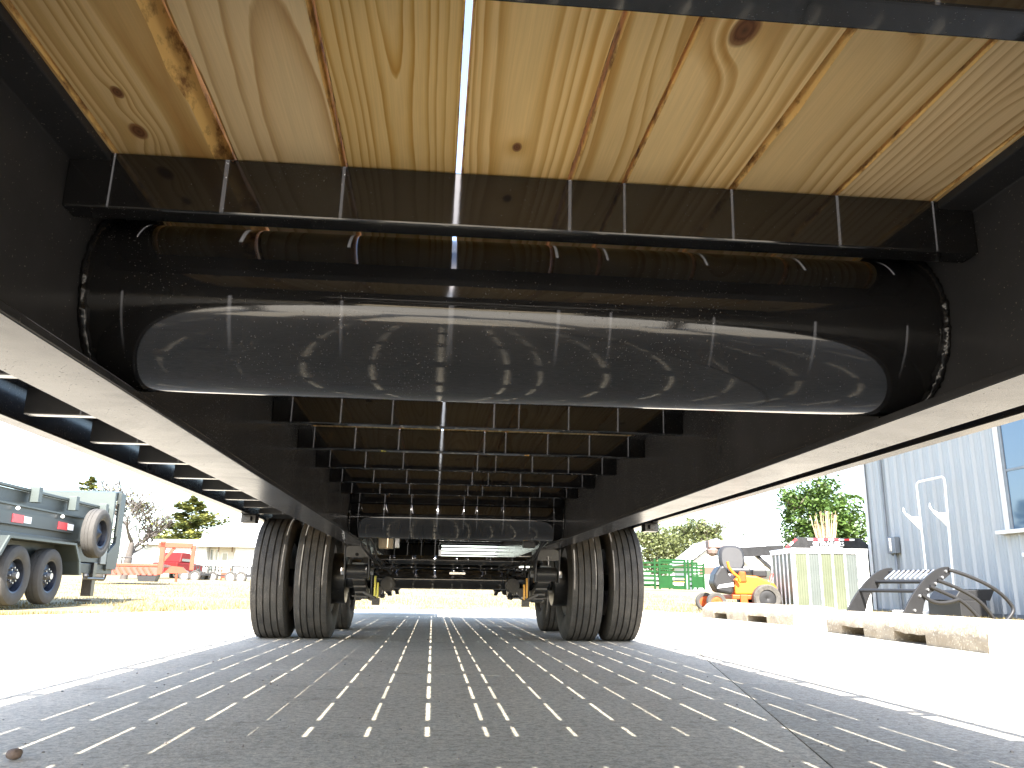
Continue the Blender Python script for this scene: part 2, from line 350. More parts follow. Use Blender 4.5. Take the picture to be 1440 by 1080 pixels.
def tag(o, label, cat, group=None):
    o['label'] = label; o['category'] = cat
    if group: o['group'] = group
    return o
def thing(name, label, cat, loc=(0, 0, 0), rz=0, group=None):
    o = bpy.data.objects.new(name, None); col.objects.link(o); o.empty_display_size = .2
    o.location = loc; o.rotation_euler = (0, 0, rz)
    return tag(o, label, cat, group)
def setting(o, kind='structure'):
    o['kind'] = kind; return o

def rise(x, y):
    t = max(0., y - 12.5); t = t * t / (t + 4)
    return .021 * t * (.8 - .25 * math.tanh(x / 10)) if y < 140 else rise(x, 139.9)

random.seed(5)
# ------------------------------------------------------------------ ground
mb = MB()
xs = [-400, -250, -150, -90, -60, -45, -36] + [-30 + 1.5 * i for i in range(45)] + [40, 50, 65, 90, 150, 250, 400]
ys = [-300, -150, -80, -50, -30] + [-20 + 2 * i for i in range(16)] + [12 + 1.0 * i for i in range(30)] + [45, 50, 56, 64, 75, 90, 110, 140, 200, 300, 450]
for y in ys:
    for x in xs:
        h = rise(x, y) - .022
        if y > 14.5 or x < -8: h += .03 * (mnoise.noise(Vector((x * .35, y * .35, 0)))) if abs(x) < 35 and -20 < y < 45 else 0
        mb.v.append((x, y, h))
W_ = len(xs)
for j in range(len(ys) - 1):
    for i in range(W_ - 1):
        mb.f.append((j * W_ + i, j * W_ + i + 1, (j + 1) * W_ + i + 1, (j + 1) * W_ + i))
setting(mb.build('ground', DIRT, smooth=60, fix=False))

# concrete yard: joint bed plus cast slabs, whose joints run at 13 degrees to the trailer
yard = [(-9, -18), (8.2, -18), (8.2, 7.4), (5.2, 11.9), (3.6, 13.8), (0, 13.5), (-2.6, 12.3), (-4.3, 9), (-6.6, 4), (-9, -4)]
bed = MB(); bed.add([(x, y, -.012) for x, y in yard], [tuple(range(len(yard)))])
pave = setting(bed.build('concrete_yard', JOINT, fix=False))
def clip(poly, a, b):
    out = []
    for i in range(len(poly)):
        p, q = poly[i], poly[(i + 1) % len(poly)]
        sp = (b[0] - a[0]) * (p[1] - a[1]) - (b[1] - a[1]) * (p[0] - a[0]); sq = (b[0] - a[0]) * (q[1] - a[1]) - (b[1] - a[1]) * (q[0] - a[0])
        if sp >= 0: out.append(p)
        if (sp >= 0) != (sq >= 0):
            t = sp / (sp - sq); out.append((p[0] + t * (q[0] - p[0]), p[1] + t * (q[1] - p[1])))
    return out
AX = Vector((.2257, .9742)); AY = Vector((.9742, -.2257)); O0 = Vector((.413, 0))
SW, SL = 4.3, 5.2
for i in range(-4, 4):
    for j in range(-4, 4):
        g = .0024
        def c_(a, b): p = O0 + AY * a + AX * b; return (p.x, p.y)
        q = [c_(i * SW + g, j * SL + 3.3 + g), c_((i + 1) * SW - g, j * SL + 3.3 + g), c_((i + 1) * SW - g, (j + 1) * SL + 3.3 - g), c_(i * SW + g, (j + 1) * SL + 3.3 - g)]
        for k in range(len(yard)):
            q = clip(q, yard[k], yard[(k + 1) % len(yard)])
            if len(q) < 3: break
        if len(q) >= 3:
            s = MB(); s.prism(q, 'z', -.05, 0.0); sl_ = s.build('concrete_slab', CONCRETE, pave); sl_['slab_tone'] = (1.12 if i < 0 else .86) * random.Random(i * 31 + j).uniform(.95, 1.05)  # slabs left of the joint lighter, those right of it darker

# loose grit on the concrete
mb = MB()
for i in range(420):
    t = random.random(); y = 1.5 + 9 * t * t; x = random.uniform(-.75, 1.0) * (1.2 + y * .5)
    r = random.uniform(.0012, .0042) * (1.6 if random.random() < .06 else 1)
    mb.ball((x, y, r * .4), r, 5, 3, (random.uniform(.7, 1.5), random.uniform(.7, 1.5), .7))
setting(mb.build('loose_grit', PEBBLE), 'stuff')

# dry grass on the field beyond the concrete
def blades(name, n, area, hmin, hmax, wid, material, z=rise):
    vs = []; fs = []; tone = []
    while len(fs) < n:
        x, y = area()
        b = z(x, y) - .02; h = random.uniform(hmin, hmax); a = random.uniform(0, 6.28); lean = random.uniform(0, .8) * h
        dx, dy = math.cos(a) * wid, math.sin(a) * wid; k = len(vs); ex, ey = math.cos(a + 1.3) * lean, math.sin(a + 1.3) * lean
        vs += [(x - dx, y - dy, b), (x + dx, y + dy, b), (x + ex, y + ey, b + h)]; fs.append((k, k + 1, k + 2)); tone.append(random.random())
    me = bpy.data.meshes.new(name); me.from_pydata(vs, [], fs); me.materials.append(material)
    at = me.attributes.new('tone', 'FLOAT', 'FACE'); at.data.foreach_set('value', tone)
    return link(name, me)
def inside(x, y):
    return all((yard[(k + 1) % len(yard)][0] - yard[k][0]) * (y - yard[k][1]) - (yard[(k + 1) % len(yard)][1] - yard[k][1]) * (x - yard[k][0]) > -.05 for k in range(len(yard)))
def field():
    while True:
        t = random.random(); y = 9 + 30 * t ** 1.5; x = random.uniform(-.75, .72) * y + .09 * y
        if not inside(x, y) and not (x > 9.1): 
            if mnoise.noise(Vector((x * .7, y * .4, 3))) > -.25: return x, y
setting(blades('dry_grass', 42000, field, .02, .065, .006, STRAW), 'stuff')

# ------------------------------------------------------------------ the flatbed trailer overhead
XC = .1202
T = thing('flatbed_trailer', 'black steel flatbed trailer with pine plank deck, seen from underneath', 'trailer', (XC, 0, 0))
Y_A, Y_B = -1.36, 9.2
Z_F, Z_D, Z_C = .576, .8416, .7675           # beam bottom, deck underside, crossmember bottom
WEB, FL = .5785, .0548
def ibeam(sx):
    p = sx * WEB; t = .006; f = .012
    pts = [(p - FL, Z_F), (p + FL, Z_F), (p + FL, Z_F + f), (p + t, Z_F + f), (p + t, Z_D - f - .001), (p + FL, Z_D - f - .001), (p + FL, Z_D - .001), (p - FL, Z_D - .001), (p - FL, Z_D - f - .001), (p - t, Z_D - f - .001), (p - t, Z_F + f), (p - FL, Z_F + f)]
    return MB().prism(pts, 'y', Y_A, Y_B)
for sx in (-1, 1): ibeam(sx).build('main_beam', BEAM, T, bevel=.002)

# crossmembers: channel, web towards the front, lips towards the rear
CM_Y0, CM_D, LIP = .931, .434, .034
def channel(x0, x1, z0=Z_C, z1=Z_D - .0015, lip=LIP):
    m = MB(); pts = [(0, z0), (lip, z0), (lip, z0 + .006), (.006, z0 + .006), (.006, z1 - .006), (lip, z1 - .006), (lip, z1), (0, z1)]
    return m.prism(pts, 'x', x0, x1)
n0, n1 = -5, 19
inner = outer = None
for n in range(n0, n1):
    y = CM_Y0 + n * CM_D
    if inner is None:
        inner = channel(-WEB + .006, WEB - .006).build('crossmember', BLACK, T, bevel=.0025); inner.location.y = y
        outer = channel(WEB + .006, 1.216).build('outrigger', BLACK_DUSTY, T, bevel=.0025); outer.location.y = y
        o2m = channel(-1.216, -WEB - .006).build('outrigger', BLACK_DUSTY, T, bevel=.0025); o2m.location.y = y
    else:
        for src in (inner, outer, o2m): dup(src, T, (0, y, 0))

# torque tubes with their weld beads
def torque_tube(yc, zc, r):
    m = MB(); m.lathe([(r, -WEB + .006), (r, -WEB * .5), (r, 0), (r, WEB * .5), (r, WEB - .006)], (0, yc, zc), 'x', 128, False)
    tt = m.build('torque_tube', BLACK, T, smooth=30)
    for sx in (-1, 1):
        w = MB(); n = 180; rnd = random.Random(int(yc * 10) + sx)
        path = []; rs = []
        for i in range(n + 1):
            a = 2 * math.pi * i / n
            k = 1 + 0.55 * mnoise.noise(Vector((math.cos(a) * 9, math.sin(a) * 9, sx * 3.1 + yc))) + 0.55 * mnoise.noise(Vector((math.cos(a) * 26, math.sin(a) * 26, yc))) + rnd.uniform(-.06, .06)
            path.append((sx * (WEB - .0095), yc + (r + .003) * math.cos(a), zc + (r + .003) * math.sin(a))); rs.append(.0056 * k)
        w.tube(path, .006, 8, rs); w.build('weld_bead', WELD, tt, smooth=70)
torque_tube(1.127, .7085, .116)
torque_tube(4.5, .700, .111)

# deck planks (each its own board; gaps measured from the strips of light)
PIT = .1405
gaps = {0: .014 - XC}
for k in range(1, 10): gaps[-k] = gaps[0] - PIT * k
gaps[1] = gaps[0] + PIT; gaps[2] = gaps[1] + .0700
for k in range(3, 11): gaps[k] = gaps[2] + PIT * (k - 2)
gaps[-3] += .008; gaps[5] -= .009; keys = sorted(gaps); keys = [k for k in keys if abs(gaps[k]) < 1.06]
gw = {0: .0072, -1: .0040, -2: .0046, 1: .0042, 2: .0034, 3: .0040, 4: .0040, -3: .0026, 5: .0028}
edges = [-1.068] + [gaps[k] for k in keys] + [1.068]; ekey = [None] + keys + [None]
ysamp = [Y_A] + [-1.2 + .3 * i for i in range(4)] + [-.2 + .06 * i for i in range(32)] + [1.8 + .25 * i for i in range(29)] + [Y_B]
ysamp = sorted(set(round(v, 4) for v in ysamp if Y_A <= v <= Y_B))
wane = {(-3, 1): (.35, 1.4, .020, .016), (-2, -1): (.2, 1.3, .010, .010), (3, -1): (.45, 1.02, .009, .007), (-2, 1): (-.2, 1.3, .004, .008), (3, 1): (.4, 1.1, .005, .008)}
knots = {-3: ((-0.023, 0.882, .0095), (-0.019, 0.804, .006)), 0: ((-.004, .865, .0055), (0, 2.9, .012)), 2: ((-0.025, 0.634, .013), (0, 4, .012)), 3: ((-.01, .60, .012), (.02, 3.3, .01)), 4: ((.03, .66, .010), (0, 2, .01)), 1: ((.0, .30, .009), (0, 3, .01)), -2: ((.05, .3, .008), (0, 2.2, .01))}
look = {-3: (.03, .035, 100, 1.04), -2: (.10, .03, 80, .94), -1: (.030, .0, 105, 1.14), 0: (.035, -.01, 88, 1.10), 1: (.05, .06, 80, 1.08), 2: (.06, -.05, 72, 1.05), 3: (.04, -.03, 84, 1.02), 4: (.12, .10, 120, .92)}
for i in range(len(edges) - 1):
    a, b = edges[i], edges[i + 1]; ka, kb = ekey[i], ekey[i + 1]
    rnd = random.Random(100 + i); kk = ka if ka is not None else -9
    m = MB(); sec = 8
    top = Z_D + .038 + rnd.uniform(-.001, .001)
    for y in ysamp:
        def wob(key): return .0009 * mnoise.noise(Vector((y * 1.3, (key or 50) * 7.1, 0))) + .0005 * mnoise.noise(Vector((y * 9, (key or 50) * 3.3, 5)))
        xl = a + (gw.get(ka, .0042) / 2 if ka is not None else 0) + wob(ka) + .0003
        xr = b - (gw.get(kb, .0042) / 2 if kb is not None else 0) - wob((kb or 0) + 40)
        def wn_(side):
            w = wane.get((kk, side))
            if not w: return .0018, .0022
            s = max(0., min(1., (y - w[0]) / .12)) * max(0., min(1., (w[1] - y) / .12)) * (.55 + .8 * abs(mnoise.noise(Vector((y * 11, kk * 3.7, side)))))
            return max(.0018, w[2] * s), max(.0022, w[3] * s * 1.6)
        wl_, hl_ = wn_(-1); wr_, hr_ = wn_(1)
        cup = .0006 * mnoise.noise(Vector((y, i * 2.2, 8)))
        m.v += [(xl + wl_, y, Z_D + cup), (xl, y, Z_D + hl_), (xl, y, top - .002), (xl + .002, y, top), (xr - .002, y, top), (xr, y, top - .002), (xr, y, Z_D + hr_), (xr - wr_, y, Z_D + cup)]
    for j in range(len(ysamp) - 1):
        for k in range(sec): m.f.append((j * sec + k, j * sec + (k + 1) % sec, (j + 1) * sec + (k + 1) % sec, (j + 1) * sec + k))
    m.f += [tuple(range(sec)), tuple(range((len(ysamp) - 1) * sec, len(ysamp) * sec))]
    o = m.build('deck_plank', WOOD, T)
    lk = look.get(kk, (rnd.uniform(.02, .12), rnd.uniform(-.05, .05), rnd.uniform(120, 160), 1.0)); kn = knots.get(kk, ((rnd.uniform(-.04, .04), rnd.uniform(0, 4), .010), (rnd.uniform(-.04, .04), rnd.uniform(0, 8), .008)))
    o['cx'] = (a + b) / 2; o['seed'] = float(i * 3.17); o['pith'] = lk[0]; o['xoff'] = lk[1]; o['freq'] = lk[2]; o['sat'] = lk[3]; o['ka'] = kn[0]; o['kb'] = kn[1]; o['plank_tone'] = rnd.uniform(.86, 1.08)

# side channels, rub rails, stake pockets and spacers
RZ0, RZ1 = .7513, .8815
for sx in (-1, 1):
    x0 = 1.288
    pts = [(sx * (x0 - .052), RZ0), (sx * x0, RZ0), (sx * x0, RZ1), (sx * (x0 - .05), RZ1), (sx * (x0 - .05), RZ1 - .006), (sx * (x0 - .006), RZ1 - .006), (sx * (x0 - .006), RZ0 + .007), (sx * (x0 - .052), RZ0 + .007)]
    rail = MB().prism(pts, 'y', Y_A, Y_B + .02).build('side_rail', BEAM, T, bevel=.002)
    MB().box(sx * (x0 + .050), sx * (x0 + .082), Y_A, Y_B + .02, .815, .872).build('rub_rail', BEAM, T, bevel=.0015)
    pk = spc = None
    y = Y_A + .3; k = 0
    while y < Y_B:
        if k % 2 == 0:
            if pk is None:
                pk = MB(); xa, xb = sx * (x0 + .001), sx * (x0 + .0495)
                pk.prism([(xa, 0), (xb, 0), (xb, .09), (xa, .09), (xa, .07), (sx * (x0 + .035), .07), (sx * (x0 + .035), .02), (xa, .02)], 'z', .845, .868); pk = pk.build('stake_pocket', BLACK_DUSTY, T); pk.location.y = y
            else: dup(pk, T, (0, y, 0))
        else:
            if spc is None:
                spc = MB().box(sx * (x0 + .001), sx * (x0 + .0495), 0, .022, .82, .866).build('spacer', BLACK_DUSTY, T); spc.location.y = y
            else: dup(spc, T, (0, y, 0))
        y += .42; k += 1

for sx in (-1, 1):
    MB().box(sx * 1.071, sx * 1.2375, Y_A, Y_B, Z_D, Z_D + .012).build('edge_plate', BLACK_DUSTY, T)
# pale tube added for the thin lit line beside the left beam
m = MB(); m.tube([(-WEB - .085 - .006 * math.sin(y * 2.1), y, .635 + .01 * math.sin(y * 1.7)) for y in [Y_A + .3 * i for i in range(33)]], .0042, 8)
m.build('lit_line_tube', LIT_LINE, T, smooth=60)

# suspension
AXLES = (5.794, 7.039); ZA = .39
def tyre_profile(rad=.3925, w=.116):
    tr = .098; out = []
    gx = (-.062, -.022, .022, .062)
    out.append((rad - .018, -tr - .008)); out.append((rad - .004, -tr))
    for g in gx: out += [(rad - .001 + .001 * (1 - abs(g) * 8), g - .0045), (rad - .013, g - .0032), (rad - .013, g + .0032), (rad - .001 + .001 * (1 - abs(g) * 8), g + .0045)]
    out += [(rad - .004, tr), (rad - .018, tr + .008), (rad - .055, w - .002), (rad - .10, w), (rad - .145, w - .010), (.232, .088), (.222, .078), (.215, .07), (.215, -.07), (.222, -.078), (.232, -.088), (rad - .145, -w + .010), (rad - .10, -w), (rad - .055, -w + .002)]
    return out
tyre_me = MB().lathe(tyre_profile(), n=120).mesh('tyre', RUBBER, 38)
def rim_mesh(sign):
    m = MB()
    m.lathe([(.226, -.088), (.214, -.08), (.205, -.05), (.200, .05), (.214, .08), (.226, .088), (.222, .09), (.195, .055), (.190, -.05), (.222, -.09)], n=56)
    d = .065 * sign
    m.lathe([(.198, d * .4), (.165, d), (.06, d), (.06, d - .012 * sign), (.16, d - .012 * sign), (.192, d * .4 - .012 * sign)], n=56)
    for i in range(8):
        a = 2 * math.pi * i / 8; c = (math.cos(a) * .10, math.sin(a) * .10); m.cyl((d, c[0], c[1]), (d + .022 * sign, c[0], c[1]), .011, 6)
    return m.mesh('wheel', SILVER, 40)
rimp, rimn = rim_mesh(1), rim_mesh(-1)
for ya in AXLES:
    for sx in (-1, 1):
        for k, xx in enumerate((1.155, .885)):
            w = link('wheel', rimp if (sx > 0) == (k == 0) else rimn, T); w.location = (sx * xx, ya, .3915)
            t = link('tyre', tyre_me, w); t.rotation_euler.x = random.uniform(0, 6)
        hub = MB(); hub.cyl((sx * .74, ya, ZA), (sx * 1.24, ya, ZA), .058, 20); hub.cyl((sx * .70, ya, ZA), (sx * .80, ya, ZA), .165, 32)
        hub.build('hub_and_drum', CHASSIS, T, smooth=40, bevel=.004)
    ax = MB(); ax.cyl((-.78, ya, ZA), (.78, ya, ZA), .0635, 40); axo = ax.build('axle', BLACK, T, smooth=40)
    if ya == AXLES[0]:
        MB().box(-.008, .098, ya - .068, ya - .064, .425, .440).build('tag_plate', PLATE, axo)

def plate_hole(m, x0, x1, z0, z1, y0, y1, cx, cz, r, n=16):
    ring = []; sq = []
    for i in range(n):
        a = 2 * math.pi * (i + .5) / n; c, s_ = math.cos(a), math.sin(a); ring.append((cx + r * c, cz + r * s_))
        k = min((x1 - cx) / c if c > 0 else (x0 - cx) / c, (z1 - cz) / s_ if s_ > 0 else (z0 - cz) / s_); sq.append((cx + k * c, cz + k * s_))
    o = len(m.v)
    for y in (y0, y1):
        m.v += [(p[0], y, p[1]) for p in ring] + [(p[0], y, p[1]) for p in sq]
    for i in range(n):
        j = (i + 1) % n
        m.f += [(o + i, o + j, o + n + j, o + n + i), (o + 2 * n + i, o + 3 * n + i, o + 3 * n + j, o + 2 * n + j), (o + i, o + 2 * n + i, o + 2 * n + j, o + j), (o + n + i, o + n + j, o + 3 * n + j, o + 3 * n + i)]
def corners(m, x0, x1, z0, z1, y0, y1): pass
HY = (5.17, 6.416, 7.66)
for sx in (-1, 1):
    cx = sx * WEB
    for hi, hy in enumerate(HY):
        m = MB(); zb = .375 if hi != 1 else .40
        for q in (-1, 1):
            prof = [(hy - .10, Z_F - .001), (hy + .12, Z_F - .001), (hy + .06, .46), (hy + .045, zb), (hy - .045, zb), (hy - .06, .46)]
            m.prism(prof, 'x', cx + q * .072 - .005, cx + q * .072 + .005)
            if q < 0: h = m.build('spring_hanger', CHASSIS, T, bevel=.003); m = MB()
            else: m.build('hanger_plate', CHASSIS, h, bevel=.003)
        m = MB(); plate_hole(m, cx - .0665, cx + .0665, .505, Z_F - .002, hy - .088, hy - .080, cx, .522, .011); m.build('face_plate', CHASSIS, h)
        m = MB(); m.prism([(cx + .036 * math.cos(math.pi * (1 + i / 12)), .478 + .036 * math.sin(math.pi * (1 + i / 12))) for i in range(13)], 'y', hy + .02, hy + .028); m.build('gusset', GREYP, h)
        m = MB(); m.cyl((cx - .064, hy, .425), (cx + .064, hy, .425), .042, 24); m.build('spring_eye', CHASSIS, h, smooth=40, bevel=.003)
        m = MB(); m.cyl((cx - .095, hy, .425), (cx + .095, hy, .425), .014, 6)
        for q in (-1, 1): m.cyl((cx + q * .078, hy, .425), (cx + q * .097, hy, .425), .023, 6)
        m.build('hanger_bolt', ZINC, h)
    for ya in AXLES:
        for k in range(5):
            m = MB(); half = .60 - .10 * k; pa = []
            for i in range(17):
                t = -1 + i / 8; yy = ya + t * half; z = .302 + .115 * (t * half / .6) ** 2 - .013 * k + .004
                pa.append((yy, z))
            o = len(m.v); n = len(pa)
            for x in (cx - .0375, cx + .0375):
                m.v += [(x, p[0], p[1]) for p in pa] + [(x, p[0], p[1] + .0115) for p in pa]
            for i in range(n - 1):
                m.f += [(i, i + 1, 2 * n + i + 1, 2 * n + i), (n + i, 3 * n + i, 3 * n + i + 1, n + i + 1), (i, n + i, n + i + 1, i + 1), (2 * n + i, 2 * n + i + 1, 3 * n + i + 1, 3 * n + i)]
            m.f += [(0, 2 * n, 3 * n, n), (n - 1, 2 * n - 1, 4 * n - 1, 3 * n - 1)]
            m.build('spring_leaf', CHASSIS, T)
        for dy in (-.085, .085):
            m = MB(); m.tube([(cx - .05, ya + dy, .245), (cx - .05, ya + dy, .43), (cx - .035, ya + dy, .465), (cx, ya + dy, .475), (cx + .035, ya + dy, .465), (cx + .05, ya + dy, .43), (cx + .05, ya + dy, .245)], .009, 8)
            for q in (-1, 1): m.cyl((cx + q * .05, ya + dy, .25), (cx + q * .05, ya + dy, .268), .016, 6)
            m.build('u_bolt', CHASSIS, T, smooth=50)
        MB().box(cx - .075, cx + .075, ya - .11, ya + .11, .268, .282).build('spring_plate', CHASSIS, T, bevel=.003)
        # brake chamber and slack adjuster hanging inside the spring
        m = MB(); bx = sx * (WEB - .16)
        m.cyl((bx, ya - .14, .355), (bx, ya - .05, .35), .044, 20); m.cyl((bx, ya - .105, .354), (bx, ya - .090, .353), .05, 20); m.bar((bx, ya - .05, .35), (bx - sx * .01, ya + .06, .30), .03, .05)
        m.cyl((bx + sx * .06, ya - .12, .31), (bx + sx * .06, ya - .04, .31), .028, 14)
        m.build('brake_chamber', CHASSIS, T, smooth=40)
    # coloured rods beside the front spring: yellow one side, orange the other
    for k, (ox, z1, z0) in enumerate(((.098, .402, .268), (.116, .362, .268))):
        m = MB(); m.cyl((sx * (WEB - ox), 5.36, z0), (sx * (WEB - ox), 5.36, z1), .0065, 10); m.build('coloured_rod', YELLOW if sx < 0 else ORANGE, T)
    m = MB(); m.bar((sx * (WEB - .107), 5.36, .225), (sx * (WEB - .107), 5.36, .268), .05, .03); m.bar((sx * (WEB - .107), 5.36, .262), (sx * (WEB - .03), 5.36, .30), .02, .02); m.build('rod_bracket', CHASSIS, T, bevel=.003)
    # equaliser between the two springs
    m = MB(); m.prism([(6.416 - .13, .43), (6.416, .475), (6.416 + .13, .43), (6.416 + .11, .39), (6.416, .42), (6.416 - .11, .39)], 'x', cx - .03, cx + .03); m.build('equaliser', CHASSIS, T, bevel=.004)
    # light and bracket under the side rail ahead of the wheels
    m = MB(); m.box(sx * 1.20, sx * 1.29, 5.13, 5.22, .70, .7505); m.box(sx * 1.225, sx * 1.265, 5.10, 5.13, .712, .74); m.build('marker_light_bracket', CHASSIS, T, bevel=.004)
m = MB(); m.box(-WEB + .08, WEB - .08, 6.38, 6.44, .455, .56); m.build('hanger_brace', MATTEBLK, T, bevel=.004)
m = MB(); m.cyl((-WEB + .08, 5.17, .455), (WEB - .08, 5.17, .455), .004, 8); m.build('tie_rod', BLACK, T, smooth=40); m = MB(); m.cyl((-WEB + .08, 5.33, .505), (WEB - .08, 5.33, .505), .027, 20); m.build('tie_tube', BLACK, T, smooth=40)
# junction boxes and air lines above the front axle
m = MB(); m.box(-.445, -.36, 4.93, 5.02, .555, .655); bxo = m.build('control_box', TAN, T, bevel=.006); bxo['label'] = 'control box above the front axle, tan ground reflection painted on'
m = MB(); m.box(-.352, -.325, 4.95, 5.0, .56, .65); m.build('bracket', ZINC, T, bevel=.003)
for k in range(7):
    rr = random.Random(k); sx = -1 if k < 3 else 1; m = MB()
    x0 = sx * (WEB - .03 - .05 * rr.random()); p = [(x0, 4.75, .62)]
    for i in range(1, 9):
        t = i / 8; p.append((x0 - sx * (.10 + .12 * rr.random()) * t + sx * .02 * math.sin(t * 9 + k), 4.75 + 1.0 * t, .62 - .10 * math.sin(t * 3) * (.6 + rr.random() * .8) - .12 * t))
    m.tube(p, .006, 8); m.build('air_line', CHASSIS, T, smooth=60)
m = MB(); m.box(.40, .47, 4.82, 4.9, .57, .62); m.box(.43, .49, 4.9, 4.95, .585, .635); m.build('valve_block', CHASSIS, T, bevel=.004)

# rear: sloping slatted dovetail with a closed left half
def dz(y): return -.17 * (y - Y_B)
for sx in (-1, 1):
    m = MB(); x = sx * 1.25
    m.prism([(Y_B + .001, .66), (Y_B + .001, RZ1 - .002), (Y_B + 1.7, RZ1 - .31), (Y_B + 1.7, .45)], 'x', x - .02, x + .02); m.build('dovetail_rail', BLACK_DUSTY, T)
for x in (-.62, -.05, .62):
    m = MB(); m.prism([(Y_B + .025, .74), (Y_B + .025, .86), (Y_B + 1.68, .57), (Y_B + 1.68, .45)], 'x', x - .015, x + .015); m.build('dovetail_stringer', BLACK_DUSTY, T)
sl = None
for k in range(9):
    y = Y_B + .10 + k * .19
    if sl is None:
        sl = MB().box(-.035, 1.228, 0, .022, .860, .880); sl = sl.build('dovetail_slat', BLACK_DUSTY, T); sl.location = (0, y, dz(y))
    else: dup(sl, T, (0, y, dz(y)))
MB().box(-1.06, -.07, 8.62, 9.05, .60, .765).build('added_dark_box', MATTEBLK, T, bevel=.008)  # box added to block the bright underside of the left half
m = MB(); m.prism([(Y_B + .04, .855), (Y_B + .04, .868), (Y_B + 1.69, .588), (Y_B + 1.69, .575)], 'x', -1.228, -.067); m.build('dovetail_plate', BLACK_DUSTY, T)
m = MB(); m.box(-1.27, 1.27, Y_B + 1.702, Y_B + 1.76, .44, .58); m.build('rear_bumper', BLACK_DUSTY, T, bevel=.004)
# front: header, gooseneck riser and drop-leg jacks, behind the photographer
m = MB(); m.box(-1.275, 1.275, Y_A - .09, Y_A - .002, .70, .88); m.build('front_header', BLACK_DUSTY, T, bevel=.004)
for sx in (-1, 1):
    m = MB(); m.box(sx * .49, sx * .66, Y_A - .35, Y_A - .095, .58, 1.75); m.bar((sx * .575, Y_A - .2, 1.68), (sx * .30, Y_A - 2.6, 1.72), .12, .26); m.build('gooseneck_riser', BLACK_DUSTY, T, bevel=.006)
    m = MB(); m.box(sx * .90, sx * 1.0, Y_A - .26, Y_A - .16, .45, 1.35); m.box(sx * .915, sx * .985, Y_A - .245, Y_A - .175, .02, .45); m.box(sx * .84, sx * 1.06, Y_A - .32, Y_A - .10, .001, .02); m.build('drop_leg_jack', BLACK_DUSTY, T, bevel=.004)
m = MB(); m.box(-.40, .40, Y_A - 2.8, Y_A - 2.5, 1.60, 1.85); m.cyl((0, Y_A - 2.65, 1.6), (0, Y_A - 2.65, 1.05), .06, 20); m.build('coupler', BLACK_DUSTY, T, bevel=.006)

# ------------------------------------------------------------------ right: steel building
BX = 9.2; BY1 = 16.85
B = thing('metal_building', 'pale blue ribbed steel building with a window and grey conduit', 'building', (BX, BY1, -.02))
def bl(p): return (p[0] - BX, p[1] - BY1, p[2] + .02)
# local: wall face in plane x=0, running to -y
MB().box(.05, 9, -15.9, -.05, 0, 4.3).build('wall', WALLBL, B)
prof = []
rib = .3048
for k in range(3):
    y = -k * rib
    prof += [(0, y), (0, y - .09), (-.006, y - .095), (-.006, y - .105), (0, y - .11), (0, y - .165), (-.006, y - .17), (-.006, y - .18), (0, y - .185), (0, y - .225), (-.042, y - .243), (-.042, y - .272), (-.0, y - .3048)]
pr2 = []
for q in prof:
    if not pr2 or abs(q[1] - pr2[-1][1]) > 1e-5: pr2.append(q)
pan = None
for k in range(17):
    y = -.06 - k * .9144
    if pan is None:
        m = MB(); m.prism(pr2 + [(.02, pr2[-1][1]), (.02, 0)], 'z', .02, 4.3)
        pan = m.build('wall_panel', WALLBL, B); pan.location.y = y
    else: dup(pan, B, (0, y, 0))
m = MB(); m.prism([(-.045, -.09), (-.045, .012), (.10, .012), (.10, 0), (-.033, 0), (-.033, -.09)], 'z', 0, 4.3); m.build('corner_trim', GREYL, B)
m = MB(); m.box(-.04, -.034, -15.6, -.1, 0, .07); m.build('base_trim', GREYP, B)
m = MB(); m.prism([(-.5, 4.25), (4.5, 5.4), (9.5, 4.25), (9.5, 4.33), (4.5, 5.48), (-.5, 4.33)], 'y', -16.2, .3); m.build('roof', ROOF_W, B)
wy0, wy1, wz0, wz1 = 12.42 - BY1, 9.6 - BY1, 1.43, 3.2
m = MB()
for a, b, c, d in ((wy1 - .0, wy0, wz1, wz1 + .09), (wy0, wy0 + .10, wz0 - .05, wz1 + .09), (wy1 - .10, wy1, wz0 - .05, wz1 + .09)): m.box(-.075, -.034, a, b, c, d)
wf = m.build('window', GREYL, B, bevel=.005)
m = MB(); m.box(-.05, -.034, wy0 + .102, wy0 + .135, wz0 - .05, wz1 + .09); m.build('side_casing', TRIMM, wf)
m = MB(); m.box(-.13, -.034, wy1 - .25, wy0 + .28, wz0 - .115, wz0 - .052); m.build('sill', GREYL, wf, bevel=.006)
m = MB(); m.box(-.062, -.040, wy0 - .07, wy0 - .002, wz0 - .05, wz1); m.build('sash', GREYP, wf, bevel=.004)
m = MB(); m.box(-.046, -.036, wy1 + .002, wy0 - .071, wz0 - .05, wz1); m.build('pane', GLASS, wf)
m = MB(); m.box(-.060, -.047, wy1 + .002, wy0 - .071, 2.30, 2.335); m.build('muntin', GREYP, wf)
cyy = 16.07 - BY1
m = MB(); m.tube([(-.055, cyy, 4.2), (-.055, cyy, 1.55), (-.055, cyy - .0, 1.40), (-.055, cyy - .03, 1.25), (-.055, cyy - .09, 1.16), (-.06, cyy - .17, 1.12)], .026, 10); m.build('conduit', GREYP, B, smooth=50)
m = MB(); m.box(-.14, -.034, cyy - .40, cyy - .10, 1.14, 1.46); eb = m.build('electrical_box', GREYP, B, bevel=.008)
m = MB(); m.box(-.146, -.141, cyy - .28, cyy - .20, 1.18, 1.44); m.build('cover_plate', PLATE, eb, bevel=.002)
m = MB(); m.tube([(-.06, cyy - .22, 1.15), (-.06, cyy - .25, 1.10), (-.06, cyy - .29, .02)], .03, 10); m.build('lower_conduit', GREYP, B, smooth=50)
